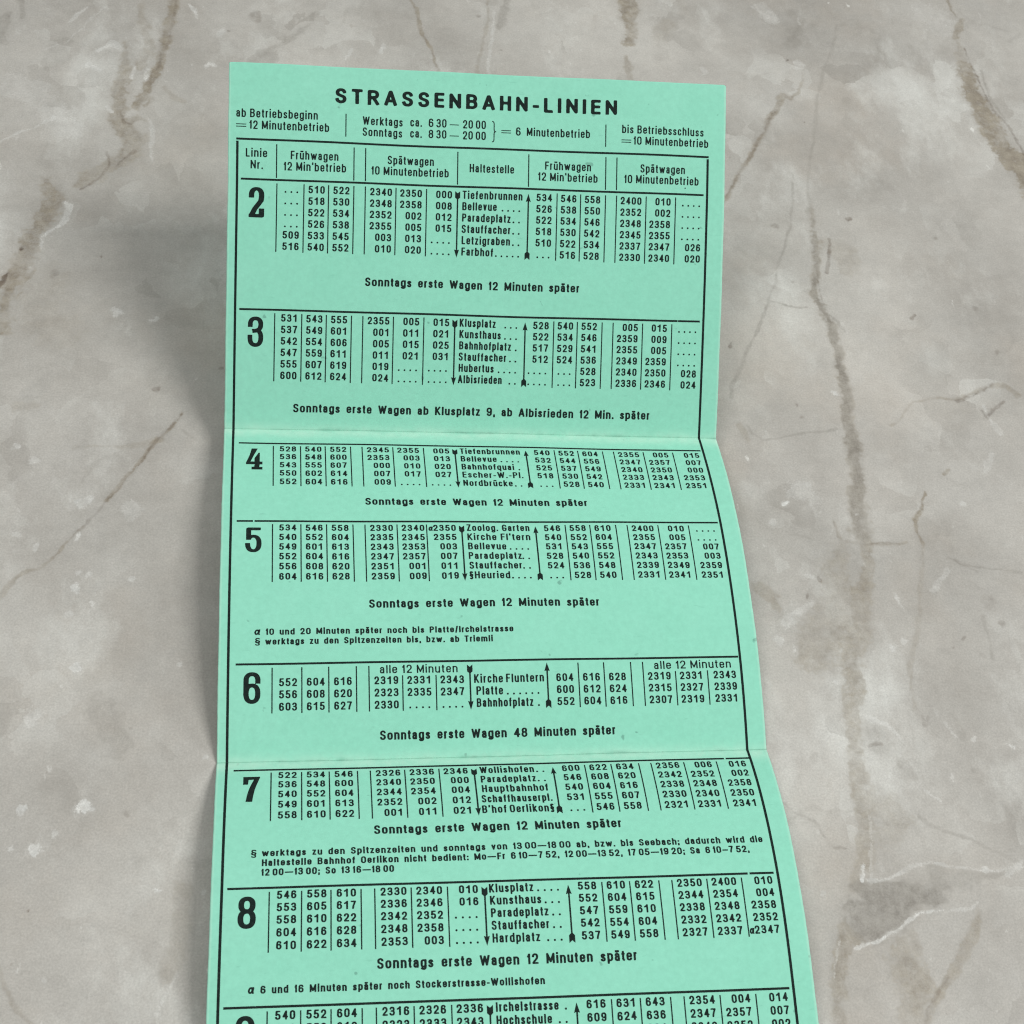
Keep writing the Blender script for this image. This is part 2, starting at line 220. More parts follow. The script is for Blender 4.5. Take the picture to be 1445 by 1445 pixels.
# ------------------------------------------------------------------ the stone top
VEINS=[["brown", 0.75, [[-15.1, 202.1, 1.02], [-15.3, 193.6, 1.09], [-16.5, 184.2, 0.82], [-18.1, 176.0, 1.06], [-20.3, 168.0, 1.28], [-21.7, 162.8, 1.11]]], ["brown", 0.5, [[-26.2, 184.0, 0.65], [-24.9, 175.5, 1.13], [-25.7, 167.2, 1.59], [-25.9, 159.1, 2.04], [-23.4, 153.1, 1.87], [-21.8, 148.0, 1.71]]], ["brown", 0.45, [[-22.0, 151.4, 2.03], [-23.6, 146.4, 1.85], [-26.5, 143.2, 1.69], [-29.8, 140.4, 1.52], [-33.1, 137.2, 1.06]]], ["dark", 0.5, [[-28.0, 147.7, 0.23], [-26.6, 144.0, 0.23], [-28.3, 140.5, 0.23], [-30.7, 137.8, 0.3], [-32.7, 136.0, 0.23]]], ["dark", 0.5, [[-25.5, 143.4, 0.23], [-23.6, 146.0, 0.31], [-21.6, 148.3, 0.31]]], ["brown", 0.6, [[-40.2, 137.7, 0.9], [-38.4, 133.1, 1.79], [-39.9, 127.9, 1.92], [-41.5, 122.7, 1.75], [-42.0, 118.2, 2.03], [-43.5, 112.6, 1.72], [-45.7, 108.6, 1.42], [-46.0, 102.9, 1.13], [-45.9, 95.4, 0.83]]], ["dark", 0.8, [[-45.7, 111.6, 0.21], [-46.6, 109.4, 0.36], [-47.5, 107.8, 0.28]]], ["white", 0.5, [[-51.8, 149.0, 0.3], [-49.4, 151.1, 0.23], [-47.2, 153.0, 0.31], [-44.7, 154.5, 0.15], [-40.4, 158.2, 0.15]]], ["white", 0.6, [[-36.1, 132.2, 0.37], [-34.8, 131.0, 0.67], [-35.7, 127.4, 0.52], [-37.5, 124.5, 0.29], [-39.4, 122.0, 0.22], [-39.7, 118.3, 0.22]]], ["white", 0.4, [[-19.2, 158.3, 0.47], [-18.3, 151.6, 0.47], [-17.7, 145.4, 0.31]]], ["white", 0.3, [[-43.6, 180.2, 0.24], [-39.1, 183.0, 0.16], [-34.1, 192.1, 0.16], [-31.0, 196.1, 0.17]]], ["white", 0.35, [[-38.9, 190.4, 0.24], [-37.4, 193.1, 0.49], [-35.1, 195.3, 0.25]]], ["grey", 0.4, [[-51.7, 198.2, 0.81], [-50.5, 194.0, 0.65], [-49.9, 190.8, 0.4]]], ["grey", 0.35, [[-54.2, 181.9, 1.27], [-53.8, 186.8, 1.12], [-52.9, 191.8, 0.97]]], ["white", 0.5, [[-28.9, 162.3, 0.39], [-27.6, 160.6, 0.47]]], ["brown", 0.3, [[-16.2, 169.0, 0.4], [-14.0, 166.1, 0.72], [-11.9, 164.6, 0.48]]], ["brown", 0.6, [[-8.9, 76.0, 0.14], [-10.4, 72.9, 0.21], [-12.0, 70.4, 0.34], [-14.3, 67.6, 0.41], [-16.1, 64.6, 0.41], [-18.1, 61.2, 0.4], [-20.3, 57.5, 0.53], [-22.0, 54.9, 0.53]]], ["dark", 0.45, [[-8.9, 76.0, 0.14], [-11.0, 72.2, 0.14], [-14.3, 67.8, 0.21], [-17.8, 60.5, 0.13], [-22.2, 54.4, 0.13], [-23.4, 52.3, 0.2], [-26.1, 48.8, 0.26], [-27.7, 46.7, 0.19]]], ["brown", 0.45, [[-26.1, 48.8, 0.26], [-28.2, 45.9, 0.26], [-30.8, 42.8, 0.26], [-33.2, 40.5, 0.32], [-36.6, 38.5, 0.44], [-39.0, 35.2, 0.5], [-40.8, 32.5, 0.37]]], ["grey", 0.35, [[-8.9, 72.2, 0.14], [-5.0, 68.8, 0.14]]], ["brown", 0.25, [[-29.1, 67.1, 0.27], [-23.0, 67.5, 0.2], [-18.3, 67.6, 0.54], [-12.9, 69.0, 0.82]]], ["grey", 0.25, [[-26.8, 58.8, 0.2], [-25.7, 62.4, 0.33], [-23.9, 64.1, 0.13]]], ["brown", 0.25, [[-41.3, 76.7, 1.08], [-38.0, 77.2, 0.95]]], ["brown", 0.18, [[-38.6, 108.9, 4.3], [-39.2, 99.3, 3.52], [-33.3, 95.7, 3.52]]], ["brown", 0.25, [[-5.3, -22.5, 1.63], [-4.4, -25.6, 1.39], [-5.0, -31.5, 1.26], [-7.1, -36.1, 1.24]]], ["white", 0.3, [[-5.4, -36.1, 0.23], [-6.9, -39.5, 0.22], [-8.2, -43.0, 0.44]]], ["brown", 0.3, [[-33.8, -33.9, 0.22], [-32.1, -37.9, 0.33], [-30.5, -40.7, 0.44], [-27.5, -43.9, 0.43]]], ["brown", 0.6, [[41.7, 206.8, 0.18], [43.9, 201.7, 0.45], [44.8, 193.1, 0.44], [46.5, 188.1, 0.35], [47.9, 182.4, 0.35], [48.8, 178.5, 0.35], [50.4, 167.4, 0.34]]], ["grey", 0.4, [[67.3, 208.4, 0.74], [66.1, 201.4, 0.91], [64.3, 196.5, 0.9]]], ["brown", 0.35, [[62.5, 207.5, 0.27], [61.5, 198.4, 0.36], [59.4, 187.8, 0.35], [57.9, 181.4, 0.35], [56.3, 172.6, 0.35]]], ["white", 0.35, [[63.4, 201.7, 0.27], [62.4, 193.2, 0.27], [61.1, 186.7, 0.35], [60.2, 179.0, 0.35]]], ["brown", 0.75, [[99.4, 211.7, 2.28], [99.0, 205.4, 2.07], [97.8, 198.5, 1.3], [96.8, 193.2, 1.02]]], ["brown", 0.5, [[95.8, 187.9, 0.46], [96.1, 184.1, 0.91], [95.9, 179.0, 0.72]]], ["brown", 0.2, [[107.3, 200.6, 2.26], [105.1, 195.1, 1.49]]], ["dark", 0.35, [[4.4, 196.4, 1.03], [4.9, 194.4, 0.85]]], ["grey", 0.3, [[18.0, 197.5, 0.69], [17.6, 193.6, 0.52], [13.6, 189.5, 0.68], [8.6, 184.6, 0.84], [6.1, 182.6, 1.34]]], ["white", 0.5, [[-11.4, 199.0, 0.34], [-10.2, 196.5, 0.51], [-9.4, 193.8, 0.25]]], ["white", 0.6, [[-6.8, 177.5, 0.49], [-5.8, 178.6, 0.82], [-4.8, 177.7, 0.41]]], ["white", 0.4, [[26.0, 181.6, 0.26], [27.0, 183.9, 0.43], [27.6, 186.0, 0.17]]], ["white", 0.35, [[34.6, 184.7, 0.43], [35.4, 188.1, 0.43]]], ["white", 0.35, [[-4.1, 188.1, 0.67], [-3.1, 190.7, 0.51]]], ["brown", 0.75, [[187.8, 219.1, 0.41], [187.9, 212.8, 0.41], [188.5, 210.0, 0.31]]], ["brown", 0.7, [[189.6, 209.0, 0.61], [188.0, 205.0, 1.02], [185.9, 201.2, 0.61]]], ["brown", 0.35, [[186.3, 199.3, 0.6], [185.9, 193.1, 1.6], [186.1, 185.9, 2.17]]], ["brown", 0.85, [[185.3, 189.0, 1.59], [186.4, 181.2, 2.36], [187.2, 172.3, 2.91], [188.8, 163.6, 3.07], [191.0, 156.3, 3.24], [193.3, 146.8, 3.39]]], ["dark", 0.45, [[187.7, 197.3, 0.2], [188.0, 190.6, 0.2], [189.3, 181.9, 0.3], [190.2, 175.0, 0.29], [192.4, 168.8, 0.29], [194.2, 158.4, 0.38]]], ["grey", 0.35, [[190.2, 189.4, 0.3], [190.5, 178.9, 0.29], [192.3, 171.3, 0.29]]], ["brown", 0.5, [[132.9, 175.1, 0.56], [134.7, 176.8, 0.75], [136.6, 174.9, 0.47], [138.6, 178.1, 0.28], [140.6, 182.8, 0.19], [141.7, 186.5, 0.19]]], ["brown", 0.55, [[134.0, 174.7, 0.56], [131.4, 170.5, 0.83], [129.3, 167.0, 0.73], [127.1, 162.4, 0.45], [124.1, 157.4, 0.63], [121.5, 153.0, 0.45], [118.3, 147.7, 0.44], [115.4, 142.5, 0.44], [112.8, 138.7, 0.43]]], ["dark", 0.3, [[131.4, 170.5, 0.28], [129.3, 167.0, 0.37], [124.1, 157.4, 0.27], [119.0, 148.7, 0.27], [114.1, 140.6, 0.26]]], ["grey", 0.25, [[154.2, 204.3, 0.3], [151.8, 197.8, 0.29], [147.3, 186.4, 0.38], [144.2, 178.4, 0.38], [140.7, 165.7, 0.37], [136.6, 152.2, 0.36], [134.7, 143.9, 0.44], [133.6, 137.0, 0.53]]], ["brown", 0.5, [[134.0, 139.3, 0.35], [133.8, 132.5, 0.44], [133.4, 127.0, 0.69], [132.3, 119.3, 0.94], [130.8, 112.9, 1.02], [131.8, 107.1, 0.76], [132.9, 101.6, 1.0], [132.9, 95.6, 1.07], [132.6, 88.6, 1.06], [132.2, 80.9, 1.21], [130.9, 69.7, 1.26], [129.8, 60.6, 1.24], [129.2, 53.6, 1.31], [128.7, 47.6, 1.52], [127.7, 40.0, 1.27], [126.1, 33.5, 1.48], [124.7, 25.5, 1.6], [122.3, 22.4, 1.59], [119.6, 14.7, 1.71], [118.4, 8.8, 1.55], [117.6, 1.5, 0.97]]], ["grey", 0.45, [[133.8, 134.7, 0.26], [132.3, 119.3, 0.68], [130.8, 112.9, 0.76], [132.9, 101.6, 0.83], [132.6, 88.6, 0.82], [130.9, 69.7, 1.03], [129.2, 53.6, 1.08], [128.7, 47.6, 1.22]]], ["brown", 0.4, [[117.4, 0.1, 0.97], [117.1, -4.2, 1.51], [116.3, -9.8, 1.49], [115.8, -15.2, 1.21], [115.1, -20.5, 1.33], [113.0, -24.4, 1.18], [110.8, -27.2, 0.91]]], ["brown", 0.5, [[108.5, -33.8, 1.67], [106.9, -37.5, 1.53], [105.4, -41.7, 1.13], [104.2, -46.4, 1.12], [103.0, -51.1, 1.11]]], ["grey", 0.35, [[131.8, 149.6, 0.27], [130.9, 142.6, 0.27], [128.0, 132.2, 0.35], [123.9, 121.6, 0.26], [121.7, 114.7, 0.25], [118.6, 108.3, 0.33], [115.7, 101.1, 0.25], [112.3, 96.0, 0.32], [110.4, 92.0, 0.4], [107.4, 86.1, 0.48], [106.6, 82.3, 0.39]]], ["grey", 0.45, [[119.7, 109.0, 0.17], [122.4, 108.4, 0.17], [125.1, 107.7, 0.17], [127.8, 107.8, 0.17]]], ["dark", 0.55, [[137.2, 128.7, 0.26], [136.1, 124.9, 0.35], [134.9, 118.6, 0.43]]], ["brown", 0.25, [[135.4, 128.1, 1.22], [139.9, 125.0, 2.61], [140.5, 119.6, 2.42]]], ["dark", 0.7, [[142.9, 134.9, 0.62], [143.5, 135.2, 0.53]]], ["dark", 0.7, [[153.4, 106.5, 0.26], [152.6, 105.5, 0.43]]], ["dark", 0.6, [[108.8, 97.3, 0.24], [108.1, 95.9, 0.32]]], ["brown", 0.35, [[123.0, 51.0, 0.23], [123.9, 46.4, 0.38], [128.5, 45.4, 0.38], [137.7, 45.7, 0.31]]], ["dark", 0.3, [[123.0, 51.0, 0.15], [123.4, 47.1, 0.23], [126.4, 45.2, 0.15], [134.6, 45.6, 0.15]]], ["grey", 0.35, [[108.2, 74.9, 0.23], [109.1, 72.7, 0.23], [111.3, 71.6, 0.16], [116.7, 71.9, 0.16], [121.6, 72.9, 0.24], [128.2, 74.1, 0.32]]], ["grey", 0.3, [[113.6, 47.7, 0.15], [116.8, 47.0, 0.23], [118.2, 46.7, 0.15]]], ["brown", 0.38, [[123.2, 45.0, 1.05], [121.1, 40.0, 1.79], [121.6, 33.5, 3.68], [119.9, 28.7, 4.09], [115.3, 23.2, 4.31], [113.2, 20.1, 3.28]]], ["brown", 0.3, [[124.2, 31.9, 2.95], [121.9, 23.9, 2.9]]], ["dark", 0.85, [[117.4, 37.6, 0.52], [117.6, 37.1, 0.44]]], ["dark", 0.75, [[114.1, 33.2, 0.37], [114.0, 32.7, 0.29]]], ["white", 0.3, [[115.1, 38.0, 0.44], [116.5, 37.6, 0.37]]], ["white", 0.4, [[108.8, 27.2, 1.01], [113.0, 30.3, 0.73], [115.2, 31.9, 0.44]]], ["brown", 0.45, [[103.3, 35.9, 0.29], [104.8, 34.5, 1.31], [106.6, 32.7, 1.02], [107.7, 30.6, 0.43]]], ["brown", 0.4, [[140.8, 75.4, 0.16], [147.5, 82.0, 0.16], [150.9, 82.6, 0.16], [156.5, 82.2, 0.41], [160.1, 83.4, 0.42], [164.9, 85.9, 0.42], [170.1, 86.6, 0.51], [172.0, 84.4, 0.84]]], ["dark", 0.45, [[157.2, 81.8, 0.58], [161.3, 83.4, 0.25], [166.7, 86.7, 0.25]]], ["dark", 0.5, [[162.3, 79.6, 0.33], [163.2, 78.1, 0.66], [165.3, 79.7, 0.33], [168.2, 82.0, 0.25]]], ["white", 0.35, [[163.2, 80.6, 0.25], [163.6, 77.7, 0.33], [165.1, 73.9, 0.82]]], ["brown", 0.5, [[151.0, 64.1, 0.24], [149.7, 62.6, 0.4]]], ["brown", 0.65, [[144.9, 58.1, 0.31], [142.9, 53.7, 0.39], [140.8, 51.1, 0.39], [140.5, 48.5, 0.38], [140.9, 45.1, 0.38]]], ["brown", 0.25, [[140.7, 44.2, 0.31], [139.5, 38.4, 0.45], [137.3, 31.8, 0.37], [134.9, 23.8, 0.44], [132.2, 17.6, 0.51], [131.1, 12.3, 0.29], [130.8, 8.6, 0.28]]], ["grey", 0.4, [[146.0, 41.7, 0.15], [148.5, 40.7, 0.31], [151.7, 40.0, 0.23], [156.1, 39.5, 0.15], [161.3, 38.7, 0.23]]], ["grey", 0.25, [[149.3, 36.7, 0.15], [151.2, 35.0, 0.23]]], ["white", 0.5, [[132.7, 33.8, 0.22], [133.1, 31.8, 0.3], [133.6, 30.5, 0.15]]], ["white", 0.3, [[141.3, 35.0, 0.6], [145.3, 39.2, 0.46]]], ["white", 0.45, [[121.7, 6.9, 0.7], [124.5, 5.7, 0.42], [126.4, 2.8, 0.35], [127.1, 1.6, 0.21]]], ["grey", 0.25, [[122.1, 4.3, 2.1], [121.9, -0.0, 1.94]]], ["grey", 0.3, [[125.6, -2.3, 0.83], [127.4, -5.1, 0.69]]], ["brown", 0.28, [[118.3, -7.0, 0.68], [121.5, -11.3, 3.13], [123.0, -14.0, 2.98], [118.5, -15.9, 1.75]]], ["grey", 0.3, [[126.3, -11.4, 0.2], [128.2, -14.9, 0.34], [134.5, -17.1, 0.27], [139.3, -19.9, 0.27], [145.3, -23.0, 0.34]]], ["grey", 0.4, [[101.4, -9.7, 0.2], [103.9, -11.6, 0.2], [106.6, -13.3, 0.2], [107.8, -15.7, 0.2], [109.2, -18.0, 0.2]]], ["dark", 0.4, [[109.4, -18.4, 0.26], [111.8, -18.6, 0.27]]], ["white", 0.8, [[114.2, -22.1, 0.33], [114.0, -23.8, 0.4], [113.5, -25.2, 0.26]]], ["white", 0.4, [[114.5, -25.2, 0.33], [118.0, -24.6, 0.33], [122.3, -22.9, 0.33], [127.9, -22.2, 0.2], [136.9, -23.8, 0.2], [144.7, -23.0, 0.2]]], ["grey", 0.6, [[110.9, -26.7, 0.52], [113.9, -28.0, 2.35], [118.4, -28.7, 3.54], [124.1, -27.1, 2.38], [127.2, -27.7, 1.59]]], ["grey", 0.55, [[109.7, -29.4, 0.91], [113.2, -31.5, 3.24], [118.0, -30.7, 3.26]]], ["brown", 0.5, [[109.4, -34.5, 1.28], [111.2, -34.8, 1.03]]], ["grey", 0.3, [[128.6, -24.9, 2.0], [135.1, -25.7, 1.34]]], ["white", 0.5, [[109.5, -36.7, 0.32], [113.3, -35.4, 0.32], [117.5, -34.0, 0.32], [120.2, -32.3, 0.39], [122.9, -31.0, 0.26], [128.5, -30.7, 0.2], [132.7, -30.9, 0.26], [133.9, -29.6, 0.2]]], ["brown", 0.5, [[117.1, -36.0, 1.29], [118.2, -38.5, 2.19], [119.0, -42.2, 2.94], [118.5, -45.8, 2.53], [117.2, -50.5, 1.88]]], ["brown", 0.35, [[120.8, -34.3, 0.65], [120.7, -37.4, 1.03]]], ["brown", 0.5, [[133.6, -31.5, 0.53], [131.6, -35.3, 0.92], [129.2, -38.9, 0.91], [126.1, -41.9, 0.77], [123.7, -44.2, 0.64], [121.9, -46.6, 0.51], [119.9, -50.6, 0.5]]], ["dark", 0.35, [[125.7, -42.3, 0.19], [123.5, -44.1, 0.19], [120.8, -47.7, 0.19], [119.7, -50.6, 0.19]]], ["dark", 0.4, [[120.4, 0.7, 0.28], [122.1, 1.1, 0.35]]], ["dark", 0.3, [[131.9, 7.1, 0.28], [132.2, 4.9, 0.35], [133.3, 6.8, 0.21]]], ["grey", 0.25, [[143.8, -10.4, 0.56], [144.5, -13.2, 0.69]]], ["white", 0.5, [[148.0, 1.2, 0.29], [149.1, 0.3, 0.36]]], ["white", 0.3, [[162.0, 68.3, 0.65], [160.0, 65.5, 0.73], [158.9, 63.7, 0.4]]], ["white", 0.3, [[117.3, 57.9, 2.29], [119.3, 56.1, 1.53]]], ["white", 0.25, [[180.6, 210.5, 4.07], [183.3, 205.2, 3.03]]], ["white", 0.3, [[134.6, 209.6, 1.56], [136.8, 205.7, 1.95]]], ["grey", 0.3, [[142.8, 207.5, 1.57], [144.3, 204.9, 1.37], [139.9, 196.4, 1.54]]], ["grey", 0.2, [[201.1, 201.0, 0.41], [205.1, 204.6, 0.41]]], ["white", 0.5, [[-31.7, 180.6, 0.48], [-28.9, 183.3, 0.81], [-26.5, 181.5, 0.49]]], ["white", 0.45, [[-33.8, 176.1, 0.8], [-31.0, 174.4, 0.48]]], ["white", 0.5, [[-20.7, 171.8, 0.56], [-20.2, 174.7, 0.32]]], ["white", 0.45, [[-23.3, 175.7, 0.32], [-23.8, 172.0, 0.4]]], ["brown", 0.35, [[-22.8, 196.8, 0.83], [-21.1, 189.3, 1.32], [-20.0, 182.0, 1.15], [-22.3, 175.7, 1.13]]], ["dark", 0.35, [[-14.8, 200.0, 0.25], [-14.9, 193.6, 0.25], [-15.6, 186.0, 0.25], [-16.5, 182.7, 0.25]]], ["dark", 0.35, [[-17.4, 181.7, 0.25], [-17.8, 176.8, 0.33], [-19.3, 173.8, 0.24]]], ["dark", 0.4, [[-25.6, 160.2, 0.24], [-24.6, 157.5, 0.31], [-22.9, 156.7, 0.24]]], ["brown", 0.5, [[-24.5, 156.6, 0.94], [-21.5, 158.6, 0.95], [-19.8, 157.8, 0.47]]], ["brown", 0.3, [[-18.8, 165.3, 0.48], [-20.1, 162.9, 0.64]]], ["grey", 0.3, [[-26.5, 169.9, 0.24], [-27.5, 165.2, 0.32]]], ["grey", 0.25, [[-39.9, 182.4, 2.41], [-42.5, 175.5, 2.06]]], ["white", 0.25, [[-49.8, 167.9, 3.89], [-43.1, 163.7, 3.89], [-37.8, 154.9, 2.78]]], ["dark", 0.35, [[151.4, 39.0, 0.15], [149.5, 40.0, 0.15], [147.6, 40.9, 0.15]]], ["dark", 0.3, [[129.7, 45.4, 0.15], [134.4, 46.1, 0.15], [136.9, 45.4, 0.15]]], ["dark", 0.35, [[132.3, 119.3, 0.17], [132.3, 108.8, 0.17]]], ["grey", 0.35, [[132.1, 106.7, 0.25], [134.4, 104.3, 0.34], [135.4, 100.7, 0.25]]], ["brown", 0.3, [[106.4, 74.8, 0.78], [108.1, 71.2, 0.47]]], ["grey", 0.25, [[138.3, 7.0, 0.29], [139.4, 2.5, 0.71]]], ["grey", 0.25, [[149.3, 19.0, 0.3], [150.0, 28.5, 0.23]]], ["white", 0.35, [[135.8, 5.5, 0.21], [138.0, 2.6, 0.28]]], ["white", 0.35, [[129.1, -8.0, 0.28], [131.4, -10.1, 0.21]]], ["white", 0.25, [[117.2, -12.5, 0.2], [115.3, -24.5, 0.2]]], ["white", 0.3, [[106.9, -35.6, 0.19], [104.8, -41.7, 0.19]]], ["grey", 0.3, [[130.1, -24.3, 0.54], [135.3, -25.1, 0.67], [141.0, -24.0, 0.54]]], ["white", 0.35, [[144.2, -22.1, 0.68], [140.8, -24.6, 0.54]]], ["grey", 0.25, [[-19.5, 10.9, 2.45], [-16.7, 4.0, 2.18]]], ["white", 0.3, [[-32.6, 8.3, 0.84], [-31.0, 10.4, 0.72]]]]
FLECKS=[[-26.8, 53.9, 0.79, 0.5], [-25.2, 55.0, 0.66, 0.5], [-26.7, 46.2, 0.65, 0.6], [-38.1, 47.0, 0.64, 0.4], [-35.3, 44.7, 0.64, 0.4], [-39.8, 67.6, 0.67, 0.45], [-36.9, 64.0, 0.8, 0.3], [-26.8, 35.8, 0.76, 0.6], [-26.2, 39.1, 0.51, 0.4], [-24.3, 38.5, 0.9, 0.35], [-16.0, 37.4, 0.52, 0.5], [-23.4, 32.0, 0.76, 0.5], [-27.3, 30.1, 0.76, 0.35], [-25.2, 19.3, 1.36, 0.65], [-6.9, 19.9, 0.63, 0.3], [-22.5, -7.9, 1.18, 0.8], [-32.4, -7.4, 0.7, 0.6], [-27.1, -12.9, 1.04, 0.5], [-30.0, -15.3, 1.03, 0.7], [-33.8, -14.7, 0.69, 0.5], [-32.3, 9.0, 1.44, 0.35], [-17.5, 52.7, 1.86, 0.25], [-9.7, -22.4, 0.69, 0.6], [-26.3, -36.5, 0.33, 0.3], [-2.0, 0.8, 0.49, 0.4], [-1.3, -22.6, 0.35, 0.4], [-23.0, 101.7, 1.01, 0.5], [-15.7, 100.0, 0.87, 0.5], [113.4, 55.4, 0.61, 0.7], [110.3, 50.9, 0.9, 0.3], [130.1, 83.9, 0.65, 0.7], [129.0, 52.7, 0.46, 0.3], [129.0, 21.1, 0.73, 0.6], [132.4, 23.1, 1.02, 0.3], [116.0, 14.3, 0.57, 0.5], [152.5, 55.2, 0.63, 0.5], [109.6, 22.0, 0.71, 0.4], [106.8, 24.0, 1.14, 0.4], [141.6, 2.8, 0.57, 0.4], [134.7, -4.9, 0.7, 0.4], [137.0, -23.6, 0.67, 0.6], [105.8, -26.2, 0.52, 0.3], [107.9, 45.3, 0.45, 0.3], [141.0, 187.2, 1.52, 0.3], [114.6, 184.1, 1.3, 0.3]]
SPECKS=[[-43.5, 117.6, 0.72, 0.9], [-27.2, 116.2, 0.29, 0.5], [-36.3, 111.1, 1.01, 0.25], [-14.8, 7.2, 0.24, 0.6], [-28.6, -1.1, 0.24, 0.5], [-29.1, -25.1, 0.23, 0.6], [-31.4, -34.5, 0.22, 0.4], [-14.4, -9.5, 0.47, 0.3], [-2.6, -4.9, 0.18, 0.5], [-1.4, 190.1, 0.42, 0.6], [138.2, 188.9, 0.48, 0.6], [138.3, 167.5, 0.46, 0.6], [117.9, 154.7, 0.36, 0.5], [163.1, 130.0, 0.72, 0.3], [168.7, 108.9, 0.7, 0.25], [178.8, 129.5, 0.36, 0.3], [121.1, 80.3, 0.48, 0.4], [121.5, 76.6, 0.63, 0.4], [124.6, 133.2, 0.69, 0.3], [126.0, 115.5, 0.51, 0.35], [141.1, 21.7, 0.29, 0.4], [139.9, -4.0, 0.7, 0.2], [143.9, 23.3, 0.44, 0.4], [153.3, 26.9, 0.75, 0.3], [64.0, 187.9, 0.45, 0.6], [59.3, 199.8, 0.54, 0.4], [97.8, -40.4, 0.63, 0.15], [170.0, 96.1, 0.68, 0.35], [-13.8, 81.1, 0.7, 0.5], [-1.6, 87.9, 0.57, 0.4], [146.9, 19.8, 0.88, 0.15], [152.6, 31.7, 1.82, 0.18], [109.1, -1.9, 0.82, 0.15]]

def vnoise(x, y, seed):
    rs = np.random.RandomState(seed); g = rs.rand(64, 64)
    xi = np.floor(x).astype(int); yi = np.floor(y).astype(int); fx = x - xi; fy = y - yi
    fx = fx * fx * (3 - 2 * fx); fy = fy * fy * (3 - 2 * fy)
    a = g[yi % 64, xi % 64]; b = g[yi % 64, (xi + 1) % 64]; c = g[(yi + 1) % 64, xi % 64]; d = g[(yi + 1) % 64, (xi + 1) % 64]
    return (a * (1 - fx) + b * fx) * (1 - fy) + (c * (1 - fx) + d * fx) * fy
def fbm(x, y, scale, seed, octs=4):
    s = 0; a = .5; t = 0
    for o in range(octs):
        s = s + a * vnoise(x / scale * 2 ** o + 17.3 * o, y / scale * 2 ** o + 9.1 * o, seed + o); t += a; a *= .55
    return s / t - .5

